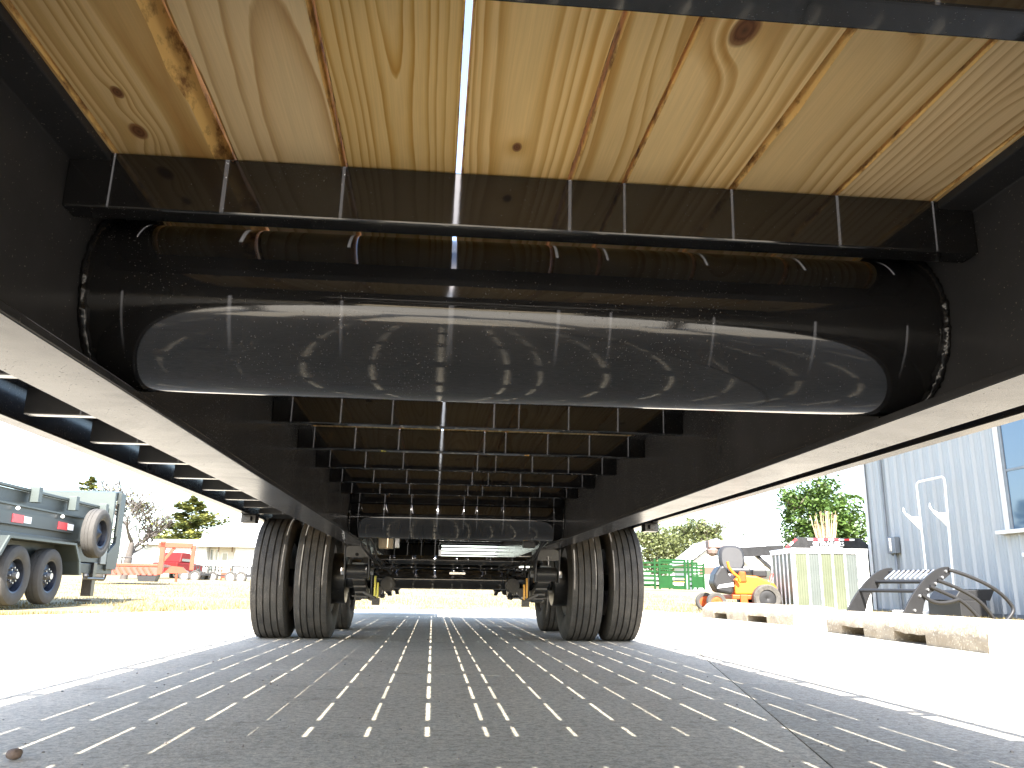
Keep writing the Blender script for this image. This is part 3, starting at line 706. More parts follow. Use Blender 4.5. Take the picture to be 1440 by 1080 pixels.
m = MB(); m.cyl((-.033, -4.66, .98), (-.075, -4.66, .98), .035, 14); m.build('hose_bib', GREYL, B)

# ------------------------------------------------------------------ white rack standing against it
K = thing('hook_rack', 'tall white tubular rack with two hooked arms against the blue siding', 'rack', (8.85, 14.0, rise(8.85, 14) - .02))
m = MB(); h = 2.37; path = [(0, .37, .12), (.01, .38, 1.2)]
path += [(.015, .40, h - .10), (.015, .385, h - .03), (.015, .32, h), (.015, -.38, h), (.015, -.44, h - .03), (.015, -.455, h - .10), (.01, -.41, 1.2), (0, -.37, .12)]
m.tube(path, .020, 10); m.build('frame', WHITE, K, smooth=50)
for yy in (.39, -.43):
    m = MB(); m.prism([(-.30, 1.90), (-.27, 1.79), (-.16, 1.74), (-.02, 1.74), (-.02, 1.50), (-.12, 1.60), (-.24, 1.72), (-.31, 1.82)], 'y', yy - .012, yy + .012); m.build('hook', WHITE, K, bevel=.004)
for yy in (.37, -.37):
    m = MB(); m.box(-.70, .25, yy - .03, yy + .03, .02, .075); m.build('foot', WHITE, K, bevel=.004)
    m = MB(); m.prism([(.0, .08), (-.32, .08), (.0, .42)], 'y', yy - .006, yy + .006); m.build('gusset', WHITE, K)
MB().box(-.68, -.62, -.345, .345, .022, .072).build('cross_bar', WHITE, K, bevel=.004)
m = MB(); m.box(-.55, -.1, -1.35, -.48, .02, .27); m.prism([(-.62, .27), (.0, .27), (.10, .45), (-.5, .42)], 'y', -1.30, -.60); tag(m.build('black_tray', DARKP, None, bevel=.01), 'low black bracket lying at the foot of the white hook rack', 'bracket').location = (8.85, 14.0, rise(8.85, 14) - .02)

# ------------------------------------------------------------------ black grille guard lying behind the slab
gp = pix(1268, 866, 10.3)
G = thing('grille_guard', 'black steel grille guard with curved plates and tube wings lying on the ground', 'grille guard', (gp.x, gp.y, -.02), R(20))
def arc_plate(y):
    P = []
    for i in range(13):
        t = i / 12; P.append((-.02 + .98 * t, .06 + .66 * math.sin(t * math.pi * .5) ** .85))
    Q = [(.98, .70), (.97, .62), (.86, .56), (.70, .50), (.62, .40), (.50, .36), (.42, .24), (.36, .10), (.34, .02), (.06, .01)]
    m = MB(); m.prism(P + Q, 'y', y - .012, y + .012); return m
pl = [arc_plate(0).build('side_plate', DARKP, G, bevel=.006), arc_plate(.9).build('side_plate', DARKP, G, bevel=.006)]
for i, (x, z) in enumerate(((.90, .66), (.62, .52), (.30, .40), (.12, .06), (.40, .10))):
    m = MB(); m.cyl((x, .013, z), (x, .887, z), .024, 12); m.build('cross_tube', DARKP, G, smooth=40)
for i in range(9):
    y = .14 + i * .078; m = MB(); m.bar((.65, y, .555), (.86, y, .675), .02, .02); m.build('grille_bar', ZINC, G)
for (x, z) in ((.88, .66), (.66, .50), (.50, .42), (.34, .34), (.22, .16), (.80, .58)):
    m = MB(); m.cyl((x, -.013, z), (x, -.03, z), .018, 8); m.build('bolt', ZINC, G)
for pth in ([(.93, -.02, .68), (1.15, -.10, .62), (1.42, -.20, .50), (1.60, -.26, .38), (1.74, -.30, .22), (1.72, -.30, .14), (1.58, -.28, .03)],
            [(.70, -.02, .54), (.95, -.08, .46), (1.15, -.16, .35), (1.30, -.20, .24), (1.44, -.24, .03)],
            [(.54, -.02, .46), (.76, -.06, .38), (.98, -.12, .29), (1.10, -.16, .18), (1.22, -.20, .03)],
            [(.38, -.02, .36), (.50, -.05, .27), (.64, -.08, .25), (.80, -.11, .27), (.93, -.12, .30)]):
    m = MB(); P = [Vector(q) for q in pth]; fine = []
    for i in range(len(P) - 1):
        for t in (0, .33, .66): fine.append(P[i].lerp(P[i + 1], t))
    fine.append(P[-1])
    for _ in range(2): fine = [fine[0]] + [(fine[i - 1] + fine[i] * 2 + fine[i + 1]) / 4 for i in range(1, len(fine) - 1)] + [fine[-1]]
    m.tube(fine, .024, 10); m.build('wing_tube', DARKP, G, smooth=60)

# ------------------------------------------------------------------ precast blocks with fork slots
def block(label, x0, y0, x1, y1, w, h, slots, seed):
    d = Vector((x1 - x0, y1 - y0)); L = d.length; rz = math.atan2(d.y, d.x)
    t = thing('parking_block', label, 'concrete block', (x0, y0, 0), rz, None)
    rnd = random.Random(seed); m = MB(); st = []
    x = 0
    cuts = sorted([s[0] for s in slots] + [s[1] for s in slots])
    xs_ = sorted(set([0, .015, .05, L - .05, L - .015, L] + [round(L * i / 44, 3) for i in range(1, 44)] + [c + e for c in cuts for e in (-.004, .004)]))
    sec = None
    for xx in xs_:
        zb = 0.0
        for s in slots:
            if s[0] <= xx <= s[1]: zb = s[2]
        e = min(xx, L - xx); tz = h - (.05 * max(0, 1 - e / .12) ** 2)
        def nz(k, a): return a * mnoise.noise(Vector((xx * 6, k * 2.3, seed)))
        # local +y is the side away from the trailer when running -Y; section goes round the block
        sg = -1 if w < 0 else 1
        W_b = abs(w)
        pr_ = [(0 + nz(1, .008), zb), (0 + nz(2, .012), h * .38 + nz(2, .02)), (.004 + nz(3, .014), h * .60 + nz(3, .02)), (.05 + nz(4, .01), tz - .015 + nz(4, .01)), (.16, tz + nz(5, .008)), (W_b * .6, tz + nz(6, .01)), (W_b - .1, tz - .01 + nz(7, .01)), (W_b - .02, h * .6), (W_b, zb)]
        pr_ = [(q[0] * sg, q[1]) for q in pr_]
        sec = len(pr_)
        m.v += [(xx, q[0], q[1]) for q in pr_]
    for i in range(len(xs_) - 1):
        for k in range(sec): m.f.append((i * sec + k, i * sec + (k + 1) % sec, (i + 1) * sec + (k + 1) % sec, (i + 1) * sec + k))
    m.f += [tuple(range(sec)), tuple(range((len(xs_) - 1) * sec, len(xs_) * sec))]
    m.build('block_body', CONC_B, t, smooth=42)
    return t
block('long rough concrete slab block with two fork slots, in front of the grille guard', 3.30, 4.80, 3.52, 7.32, -.62, .185, [(.75, 1.22, .075), (1.75, 2.2, .07)], 3)
block('rough concrete slab block with a cracked edge, in front of the orange mower', 3.78, 8.62, 3.62, 11.15, -.62, .20, [(.6, 1.1, .07), (1.7, 2.1, .07)], 8)
m = MB(); m.ball((0, 0, .011), .0125, 10, 7, (1.25, 1, .85))
for i in range(len(m.v)): m.v[i] = tuple(c * (1 + .14 * mnoise.noise(Vector(m.v[i]) * 160)) for c in m.v[i])
cl = m.build('seed_pod', mat('brown_seed_pod', (.16, .11, .08), .8, bump=.3, bscale=300), smooth=50)
cp = ray(19, 1069); k_ = -CAM_H / cp.z; cl.location = CAM + cp * k_; tag(cl, 'small brown seed pod lying on the shaded concrete', 'seed pod')

# ------------------------------------------------------------------ slatted crate
Cx = thing('panel_crate', 'white framed crate of upright green and grey ribbed panels', 'crate', (6.08, 13.75, rise(6, 13.75) - .02), R(-5))
W, D_, H = 1.30, 1.15, 1.07
m = MB()
for x in (0, W):
    for y in (0, D_): MB().box(x - (0 if x == 0 else .06), x + (.06 if x == 0 else 0), y - (0 if y == 0 else .06), y + (.06 if y == 0 else 0), .03, H).build('corner_post', WHITE, Cx)
MB().box(W - .19, W - .0605, .001, .03, .0755, H - .0605).build('end_board', WHITE, Cx)
m.box(.0605, W - .0605, .0, .05, H - .06, H - .001); m.build('front_rail', WHITE, Cx); MB().box(.0605, W - .0605, 0, .05, .03, .075).build('front_rail', WHITE, Cx); MB().box(0, .05, .0605, D_ - .0605, H - .06, H - .001).build('side_rail', WHITE, Cx); MB().box(0, .05, .0605, D_ - .0605, .03, .075).build('side_rail', WHITE, Cx)
for k in range(1, 5): MB().box(.06 + k * .212 - .014, .06 + k * .212 + .014, .002, .04, .0755, H - .0605).build('batten', WHITE, Cx)
for k in range(1, 5): MB().box(.002, .04, .06 + k * .206 - .012, .06 + k * .206 + .012, .0755, H - .0605).build('batten', WHITE, Cx)
PG = [mat('ribbed_panel_%s' % n_, c, .45, var=.18, vscale=2.2, col2=c2) for n_, c, c2 in (('green', (.060, .070, .040), (.085, .095, .060)), ('grey', (.055, .066, .062), (.075, .086, .08)))]
for k in range(5):
    m = MB(); x = .06 + k * .212 + .017
    for i in range(9): m.box(x + i * .0198, x + i * .0198 + .0185, .018 + (.004 if i % 2 else 0), .028, .08, H - .065)
    m.v = m.v; o = m.build('ribbed_panel', PG[(0, 1, 0, 0, 1)[k]], Cx)
for k in range(5):
    m = MB(); y = .06 + k * .206 + .016; m.box(.018, .028, y, y + .174, .08, H - .065); m.build('ribbed_panel', PG[k % 2], Cx)
m = MB(); m.box(-.01, W + .01, -.01, D_ + .01, H, H + .022); m.build('lid', WHITE, Cx, bevel=.004)
m = MB(); m.box(.0, W, .0, D_, -.0, .028); m.build('base', DARKP, Cx)

# ------------------------------------------------------------------ black gooseneck trailer with a lettered headboard
hd = 17.5
hl, hr = pix(1103, 772, hd), pix(1228, 774, hd)
N = thing('gooseneck_trailer', 'black gooseneck trailer with lettered headboard and striped reflective tape', 'trailer', (hl.x, hl.y, rise(hl.x, hl.y)), math.atan2(hr.y - hl.y, hr.x - hl.x))
zb0 = rise(hl.x, hl.y)
w = (hr - hl).length; zt = pix(1160, 756, hd).z - zb0; zbm = hl.z - zb0
m = MB(); m.prism([(.0, .55), (.0, zbm), (w * .16, zt), (w * .86, zt), (w, zbm + .05), (w, .55)], 'y', 0, .05); hb = m.build('headboard', BLACK_DUSTY, N, bevel=.006)
nseg = 9; x0, x1 = w * .27, w * .80
for k in range(nseg):
    m = MB(); a = x0 + (x1 - x0) * k / nseg; m.box(a, a + (x1 - x0) / nseg - .002, -.006, -.001, zt - .055, zt - .015); m.build('reflective_tape', RED_T if k % 2 else WHITE_T, hb)
for k in range(3):
    m = MB(); a = Vector((w * .02, -.004, zbm + .02)).lerp(Vector((w * .145, -.004, zt - .03)), k / 3); b = Vector((w * .02, -.004, zbm + .02)).lerp(Vector((w * .145, -.004, zt - .03)), (k + .95) / 3)
    m.bar(a, b, .006, .05, (0, -1, 0)) if False else m.bar(a, b, .005, .05); m.build('reflective_tape', WHITE_T if k == 1 else RED_T, hb)
fc = bpy.data.curves.new('letters', 'FONT'); fc.body = 'GITRAILERS'; fc.size = .125; fc.extrude = .003; fc.align_x = 'CENTER'; fc.offset = .002
fo = bpy.data.objects.new('letters_curve', fc); col.objects.link(fo); bpy.context.view_layer.update()
fm = bpy.data.meshes.new_from_object(fo.evaluated_get(bpy.context.evaluated_depsgraph_get())); bpy.data.objects.remove(fo)
fm.materials.clear(); fm.materials.append(TAPE_SIGN)
lt = link('lettering', fm, hb); lt.rotation_euler = (R(90), 0, 0); lt.location = (w * .50, -.008, zt - .168); lt.scale = (1.04, 1, 1)
m = MB(); m.box(w * .3, w * .66, -.005, -.001, zt - .205, zt - .190); m.build('stripe', WHITE_T, hb)
for x in (.06, w - .06):
    m = MB(); m.box(x - .05, x + .05, .051, .20, .02, .55 if x > 1 else .60); m.build('jack_leg', BLACK_DUSTY, N)
m = MB(); m.box(0, w, .06, 4.5, .60, .78); m.build('deck', BLACK_DUSTY, N)
for yy in (2.6, 3.5):
    for xx in (.12, w - .12):
        wl2 = MB().lathe([(.36, -.09), (.38, -.07), (.38, .07), (.36, .09), (.24, .10), (.2, .06), (.2, -.06), (.24, -.10)], (xx, yy, .375), n=28).build('wheel', RUBBER2, N, smooth=40)
# neck running to the left, braced
nl = pix(1012, 776, 17.0); nk = Vector((-1.45, -.25, nl.z - zb0 - .02))
m = MB(); m.bar((-.01, .10, zbm - .02), nk, .14, .20); m.build('neck_beam', BLACK_DUSTY, N, bevel=.01)
m = MB(); m.bar((-.01, .08, .55), (-.62, -.02, zbm - .14), .08, .07); m.build('neck_brace', BLACK_DUSTY, N)
m = MB(); m.bar((-1.0, -.18, zbm + .10), (-.02, .06, zbm + .07), .05, .05); m.build('neck_pipe', GREYP, N)
m = MB(); m.cyl(nk + Vector((.04, 0, -.05)), nk + Vector((.04, 0, -.62)), .045, 12); m.bar(nk + Vector((-.12, 0, .04)), nk + Vector((.22, 0, .05)), .26, .18); m.build('coupler', DARKP, N, bevel=.01)
m = MB(); m.box(-1.72, -1.38, -.42, -.10, nk.z + .10, nk.z + .26); m.ball((-1.62, -.3, nk.z + .06), .13, 10, 6); m.build('chain_box', mat('rusty_brown_box', (.14, .10, .085), .7), N, bevel=.02)

# ------------------------------------------------------------------ orange riding mower
mp_ = pix(1035, 845, 14.6); zg = rise(mp_.x, mp_.y) - .02
Mw = thing('riding_mower', 'orange riding mower with grey high-back seat behind the rough slab', 'mower', (mp_.x, mp_.y, zg), R(-4))
m = MB(); m.prism([(-.10, .30), (.62, .30), (.66, .42), (.60, .50), (.30, .62), (.0, .64), (-.10, .55)], 'y', -.32, .30); bd = m.build('engine_body', YMOWER, Mw, bevel=.03)
m = MB(); m.prism([(-.03, .505), (.12, .505), (.10, .70), (-.02, .72)], 'y', -.34, -.06); m.build('fuel_tank', OMOWER, Mw, bevel=.025)
m = MB(); m.box(-.16, .66, -.36, .34, .22, .298); m.build('chassis', OMOWER, Mw, bevel=.015)
m = MB(); m.prism([(-.03, .08), (.10, .08), (.10, .30), (-.03, .30)], 'y', -.39, -.365); m.build('step_plate', OMOWER, Mw, bevel=.01)
m = MB(); m.box(.14, .62, -.42, .30, .03, .17); m.build('mower_deck', mat('dark_red_deck', (.22, .03, .03), .5), Mw, bevel=.03)
m = MB()
n_ = 20; shp = [(.23 * math.copysign(abs(math.cos(t)) ** .7, math.cos(t)), 0.24 * math.copysign(abs(math.sin(t)) ** .7, math.sin(t))) for t in [2 * math.pi * i / n_ for i in range(n_)]]
for yy, sc in ((-.10, .82), (-.06, 1.0), (.02, 1.0), (.06, .8)): m.v += [(-.02 + a * sc, yy + .10 + .12 * (b + .2), .93 + b * sc) for a, b in shp]
for j in range(3):
    for i in range(n_): m.f.append((j * n_ + i, j * n_ + (i + 1) % n_, (j + 1) * n_ + (i + 1) % n_, (j + 1) * n_ + i))
m.f += [tuple(range(n_)), tuple(range(3 * n_, 4 * n_))]
m.build('seat_back', SEATM, Mw, smooth=60)
m = MB(); m.box(-.22, .20, -.34, .10, .665, .76); m.build('seat_cushion', SEATM, Mw, bevel=.04)
m = MB(); m.prism([(-.16, .30), (-.42, .34), (-.50, .48), (-.46, .64), (-.36, .78), (-.28, .80), (-.2, .62), (-.12, .50)], 'y', -.40, .0); m.build('fender', DARKP, Mw, bevel=.04)
m = MB(); m.prism([(-.14, .44), (-.44, .40), (-.40, .46), (-.15, .50)], 'y', -.412, -.402); m.build('fender_stripe', GREYL, Mw)
m = MB(); m.tube([(-.24, -.42, .86), (-.22, -.42, .76), (-.14, -.42, .66), (-.06, -.42, .60), (-.03, -.40, .52)], .025, 10); m.build('control_lever', YMOWER, Mw, smooth=60)
m = MB(); m.tube([(.52, -.30, .44), (.56, -.30, .62), (.60, -.26, .66)], .022, 8); m.build('control_lever', mat('red_lever', (.55, .04, .03), .4), Mw, smooth=60)
m = MB(); m.box(.26, .52, -.22, .26, .60, .74); m.build('engine', DARKP, Mw, bevel=.03)
def small_wheel(parent, c, r, w_, rub, hubm, name='wheel', ax='x'):
    o = MB().lathe([(r * .62, -w_ * .8), (r * .9, -w_), (r, -w_ * .7), (r, w_ * .7), (r * .9, w_), (r * .62, w_ * .8)], c, ax, 28).build(name, rub, parent, smooth=40)
    h_ = MB().lathe([(.001, -w_ * .5), (r * .25, -w_ * .75), (r * .6, -w_ * .55), (r * .63, -w_ * .7), (r * .63, w_ * .7), (r * .6, w_ * .55), (.001, w_ * .5)], c, ax, 24, False).build('hub', hubm, o, smooth=40)
    return o
for yy in (-.40, .40): small_wheel(Mw, (-.46, yy, .165), .165, .06, RUBBER2, OMOWER, ax='y')
for yy in (-.46, .46): small_wheel(Mw, (.40, yy, .24), .24, .09, RUBBER, DARKP, ax='y')

# ------------------------------------------------------------------ green cattle chute, shed and pole far right
cb = pix(948, 829, 44); S = thing('cattle_chute', 'bright green steel cattle chute with sheeted lower sides, in the field', 'cattle chute', (cb.x, cb.y, cb.z), R(-4))
cw = 3.35
for x in (-cw / 2, -1.02, -.76, .62, .80, 1.02, cw / 2 - .04):
    m = MB(); m.box(x - .05, x + .05, -.05, .05, 0, 1.60 if abs(x) < 1.1 else 1.42); m.build('post', GREEN, S)
for x0_, x1_, zs in ((-1.62, -1.07, (.25, .48, .71, .94, 1.17, 1.40)), (-.71, -.06, (.86, 1.05, 1.24, 1.43)), (1.07, 1.58, (.78, .95, 1.12, 1.29))):
    for z in zs:
        m = MB(); m.box(x0_, x1_, -.03, .03, z - .045, z + .045); m.build('rail', GREEN, S)
for x0_, x1_, z0, z1 in ((-.70, -.06, .06, .66), (1.07, 1.58, .10, .72), (-.05, .57, .02, .18)):
    m = MB(); m.box(x0_, x1_, -.02, .02, z0, z1); m.build('side_sheet', GREEN, S)
m = MB(); m.box(-.71, .57, -.05, .05, 1.48, 1.60); m.build('top_beam', GREEN, S)
for z in (.36, .52): MB().box(-.02, .57, -.025, .025, z, z + .05).build('drop_bar', mat('amber_slat', (.42, .27, .06), .6), S)
MB().box(.04, .50, -.045, -.026, .21, .31).build('name_plate', WHITE_T, S)
MB().box(.66, .76, -.03, .03, .05, .78).build('tail_gate', GREYP, S)
for yy in (.0,):
    [MB().box(-1.68, 1.62, 1.1, 1.16, z, z + .10).build('far_rail', GREEN, S) for z in (.15, .40, .65, .9, 1.15, 1.38)]
    for x in (-1.6, 0, 1.55): MB().box(x - .04, x + .04, 1.09, 1.17, 0, 1.4).build('post', GREEN, S)

sp0, sp1 = pix(968, 828, 52), pix(1075, 828, 52)
sb = thing('gable_shed', 'pale grey shed with overhanging white gable roof behind the chute', 'shed', (sp0.x, sp0.y, sp0.z - .3), math.atan2(sp1.y - sp0.y, sp1.x - sp0.x))
we = (sp1 - sp0).length
ez, pz = pix(972, 790, 52).z - sp0.z + .3, pix(1012, 760, 52).z - sp0.z + .3
m = MB(); m.prism([(.3, 0), (3.3, 0), (3.3, ez), (1.85, pz - .1), (.3, ez - .0)], 'y', 0, 6); m.build('wall', WHITE_WALL, sb)
m = MB(); m.prism([(-.1, ez - .15), (1.85, pz), (3.8, ez - .15), (3.8, ez - .02), (1.85, pz + .15), (-.1, ez - .02)], 'y', -.5, 6.3); m.build('roof', GREYL, sb)
m = MB(); m.box(3.3, we + 1.2, 1.0, 6, 0, ez - .1); m.build('wing_wall', WHITE_WALL, sb)
m = MB(); m.prism([(.9, ez - .1), (6.2, ez - .1), (3.6, pz + .55)], 'x', 3.35, we + 1.3); m.build('wing_roof', ROOF_W, sb)
MB().box(.9, 2.0, -.03, -.002, .3, 2.0).build('door', WHITE, sb)
MB().box(.75, 2.6, -.05, -.002, ez - .75, ez - .30).build('lintel', BROWNP, sb)
pp = pix(1082, 828, 60); po = thing('utility_pole', 'thin grey utility pole standing beyond the black gooseneck', 'pole', (pp.x, pp.y, pp.z - .3))
MB().cyl((0, 0, 0), (0, 0, 6.2), .08, 10, .05).build('shaft', BARK, po, smooth=40)
MB().box(-.5, .5, -.04, .04, 5.8, 5.9).build('crossarm', BARK, po)

# ------------------------------------------------------------------ left: dump trailer, side on, parallel to our trailer
DX, DY = -5.60, 12.45; dg = .04
Dt = thing('dump_trailer', 'dark grey-green dump trailer with side-mounted spare tyre and tandem wheels', 'dump trailer', (DX, DY, dg))
m = MB(); m.prism([(-.02, .62), (-.02, 1.30), (-.14, 1.33), (-.14, 1.52), (-.20, 1.52), (-.20, 1.36), (-.08, 1.30), (-.08, .62)], 'y', -3.2, 2.55); m.build('side_wall', DUMP, Dt)
m = MB(); m.prism([(-1.98, .62), (-1.98, 1.52), (-2.04, 1.52), (-2.04, .62)], 'y', -3.2, 2.55); m.build('side_wall', DUMP, Dt)
MB().box(-1.978, -.082, -3.2, 2.50, .62, .70).build('bed_floor', DUMP, Dt)
m = MB(); m.box(-.155, -.075, -3.2, 2.55, 1.525, 1.565); m.build('top_rail', DUMP_L, Dt, bevel=.006)
for y in (-2.6, -1.6, -.25, 1.0, 2.2):
    m = MB(); m.box(-.10, .03, y - .06, y + .06, 1.38, 1.60); m.build('stake_pocket', DUMP_L, Dt, bevel=.006)
m = MB(); m.box(-.018, .012, -3.2, 2.3, 1.285, 1.31); m.build('ledge', DUMP_L, Dt)
MB().box(-.017, .035, -3.2, 2.2, .86, .93).build('lower_rail', DUMP, Dt, bevel=.008)
MB().box(-.35, -.022, -3.2, 2.9, .44, .60).build('frame_rail', DUMP, Dt, bevel=.008)
MB().box(-1.95, -1.6, -3.2, 2.9, .44, .60).build('frame_rail', DUMP, Dt, bevel=.008)
# tall front bulkhead with flared shroud
m = MB(); m.box(-2.05, .0, 2.56, 2.62, .50, 1.83); m.build('bulkhead', DUMP_L, Dt)
m = MB(); m.prism([(2.50, .52), (2.95, .52), (3.02, .80), (3.02, 1.84), (2.80, 1.86), (2.80, .98), (2.50, .78)], 'x', -.04, .02); m.build('front_shroud', DUMP, Dt, bevel=.006)
m = MB(); m.prism([(2.64, 1.62), (2.64, 1.84), (2.98, 1.90), (2.98, 1.84)], 'x', -2.05, -.045); m.build('tarp_shroud', DUMP_L, Dt)
MB().box(-.022, .012, 2.25, 2.49, .60, 1.36).build('tool_box', mat('mid_grey_panel', (.17, .18, .18), .4), Dt, bevel=.006)
for z, mm in ((1.12, RED_T),): MB().box(.0125, .018, 2.28, 2.44, z, z + .17).build('reflector', mm, Dt)
MB().box(.0125, .016, 2.28, 2.42, .86, .96).build('decal', WHITE_T, Dt)
for y in (-.95, .42):
    MB().box(.036, .042, y, y + .30, 1.06, 1.17).build('red_reflector', RED_T, Dt)
    MB().box(.036, .042, y + .32, y + .52, 1.07, 1.16).build('white_reflector', WHITE_T, Dt)
    MB().ball((.03, y + .12, 1.25), .028, 8, 6).build('marker_lamp', WHITE, Dt)
MB().box(-.016, .034, -1.3, 1.0, 1.03, 1.20).build('reflector_band', DUMP, Dt)
# fender over the two wheels
m = MB(); prf = [(-1.65, .62), (-1.45, .86), (.55, .86), (.78, .62), (.86, .40), (.80, .40), (.72, .60), (.52, .83), (-1.42, .83), (-1.60, .60)]; m.prism(prf, 'x', -.02, .262); fd = m.build('fender', DUMP, Dt); m = MB(); m.prism([(q[0], q[1] + .002) for q in prf], 'x', .263, .285); m.build('fender_lip', DUMP_L, fd)
def rv_wheel(parent, c, lab='wheel', ax='x', side=1):
    o = MB().lathe([(.225, -.085), (.26, -.105), (.33, -.11), (.372, -.09), (.385, -.06), (.387, -.03), (.380, -.028), (.380, -.022), (.387, -.02), (.387, .02), (.380, .022), (.380, .028), (.387, .03), (.385, .06), (.372, .09), (.33, .11), (.26, .105), (.225, .085)], c, ax, 48).build(lab, RUBBER2, parent, smooth=40)
    d = .03 * side
    h_ = MB(); h_.lathe([(.228, .088), (.21, .08), (.195, -.02), (.17, .0 + d * .5), (.075, d), (.0, d + .06 * side), (.0, d - .02), (.16, -.03), (.20, -.085), (.228, -.088)], c, ax, 36, False)
    ho = h_.build('rim', BLUEBLK, o, smooth=40)
    return o
for y in (-.98, .0):
    wv = rv_wheel(Dt, (.12, y, .375))
    for i in range(8):
        a = 2 * math.pi * i / 8; m = MB(); m.cyl((.15, y + .095 * math.cos(a), .375 + .095 * math.sin(a)), (.185, y + .095 * math.cos(a), .375 + .095 * math.sin(a)), .013, 6); m.build('lug_nut', ZINC, wv)
    m = MB(); m.cyl((.15, y, .375), (.23, y, .375), .045, 14); m.build('hub_cap', ZINC, wv, smooth=40)
    rv_wheel(Dt, (-2.15, y, .375))
spw = rv_wheel(Dt, (.22, 1.38, 1.06))
MB().box(.02, .14, 1.30, 1.46, .95, 1.17).build('spare_mount', DUMP, Dt)
m = MB(); m.box(-.14, .02, 1.98, 2.12, .08, .62); m.box(-.20, .08, 1.92, 2.18, .0, .03) if False else None; m.build('jack_leg', CHASSIS, Dt, bevel=.006)
MB().box(-.20, .08, 1.92, 2.18, -.005, .03).build('jack_foot', CHASSIS, Dt)
m = MB(); m.cyl((.05, 1.55, .36), (.05, 2.35, .36), .02, 8); m.ball((.05, 1.62, .40), .05, 8, 6); m.build('jack_crank', CHASSIS, Dt)
MB().box(-.03, .03, 1.30, 1.42, .42, .52).build('junction_cover', GREYL, Dt, bevel=.006)
m = MB(); m.prism([(2.62, .50), (4.6, .50), (4.6, .62), (2.62, .62)], 'x', -1.2, -.85); m.build('tongue', DUMP, Dt)

# ------------------------------------------------------------------ orange-red flatbed gooseneck in the field
fb = pix(212, 818, 30); RT = thing('red_flatbed_trailer', 'weathered orange-red flatbed gooseneck trailer standing in the dry field', 'trailer', (fb.x, fb.y, fb.z), R(8))
sc = 30 / F_PX
m = MB(); m.box(-1.55, .45, -1.0, 1.1, .52, .62); m.build('deck', REDTR, RT, bevel=.01)
m = MB(); m.box(-1.5, .40, -1.02, -.95, .22, .50); m.build('side_frame', mat('dark_red_frame', (.20, .05, .035), .6), RT)
for k in range(7):
    m = MB(); m.bar((-1.15 + .20 * k, -1.05, .50), (-.98 + .20 * k, -1.05, .26), .03, .05); m.build('side_rib', REDTR, RT)
m = MB(); m.box(.36, .54, -1.1, -.9, .25, 1.43); m.build('upright', REDTR, RT, bevel=.01)
m = MB(); m.box(.30, 1.45, -1.1, -.88, 1.20, 1.38); m.build('neck_beam', REDTR, RT, bevel=.01)
m = MB(); m.bar((.50, -1.0, .72), (.85, -1.0, 1.20), .10, .10); m.build('brace', REDTR, RT)
m = MB(); m.box(1.42, 1.56, -1.05, -.9, .42, 1.30); m.build('coupler_post', REDTR, RT, bevel=.01)
m = MB(); m.prism([(.55, .30), (1.42, .30), (1.2, .52), (.8, .56)], 'y', -1.0, -.9); m.build('toolbox_gusset', REDTR, RT)
m = MB(); m.cyl((1.0, -.95, 0), (1.0, -.95, .34), .045, 10); m.build('jack_leg', REDTR, RT)
for x, y in ((-1.45, -1.1), (-1.82, -.5)): small_wheel(RT, (x, y, .28), .28, .12, RUBBER2, WHITE, ax='x')
m = MB(); m.prism([(-.25, .0), (.30, .0), (.36, .36), (-.36, .36)], 'y', -1.0, -.3); m.build('dark_tank', DARKP, RT)
m = MB(); m.tube([(-1.25, -.6, .62), (-1.25, -.6, .84), (-.62, -.6, .84), (-.62, -.6, .62)], .025, 8); m.tube([(-.95, -.6, .62), (-.95, -.6, .84)], .025, 8); m.build('rack_rail', DARKP, RT)

# red pickup behind the neck
pk_ = pix(247, 815, 44); PKT = thing('red_pickup', 'red pickup truck parked behind the orange-red trailer', 'pickup', (pk_.x, pk_.y, pk_.z), R(72))
m = MB(); m.prism([(-1.1, .32), (1.25, .32), (1.28, .72), (1.15, .80), (.42, .86), (-1.1, .88)], 'y', -.75, .75); m.build('body', REDPK, PKT, bevel=.05)
m = MB(); m.prism([(-.75, .885), (.40, .865), (.12, 1.38), (-.62, 1.40)], 'y', -.66, .66); cb_ = m.build('cab', REDPK, PKT, bevel=.04)
m = MB(); m.prism([(-.60, .95), (.22, .93), (.12, 1.07), (-.58, 1.08)], 'y', -.68, -.665); m.build('side_window', GLASS2, cb_)
MB().box(1.28, 1.36, -.72, .72, .30, .46).build('bumper', WHITE, PKT, bevel=.02)
for x in (-.7, .80):
    for y in (-.72, .72): small_wheel(PKT, (x, y, .30), .30, .10, RUBBER2, SILVER, ax='y')

# ------------------------------------------------------------------ white house and annex
hz = pix(300, 812, 50).z
def house(name, label, x0p, x1p, depth, eave_px, dep, ridge_h, hip=True, base=None):
    a, b = pix(x0p, 812, depth), pix(x1p, 812, depth)
    t = thing(name, label, 'house', (a.x, a.y, a.z - .3), math.atan2(b.y - a.y, b.x - a.x))
    L = (b - a).length; e = pix((x0p + x1p) / 2, eave_px, depth).z - a.z + .3
    return t, L, e
Hs, L, e = house('white_house', 'white house with big pale hipped roof and wide recessed porch window', 274, 392, 50, 766, 7, 3)
seg = [(0.0, .62), (2.30, L)]
m = MB(); m.box(0, .55, 0, 7, 0, e - .02); m.build('wall', WHITE_WALL, Hs)
m = MB(); m.box(2.32, L, 0, 7, 0, e - .02); m.build('wall', WHITE_WALL, Hs)
m = MB(); m.box(.551, 2.319, .55, 7, 0, e - .02); m.build('porch_back_wall', mat('tan_wall', (.42, .40, .36), .7), Hs)
m = MB(); o_ = .35
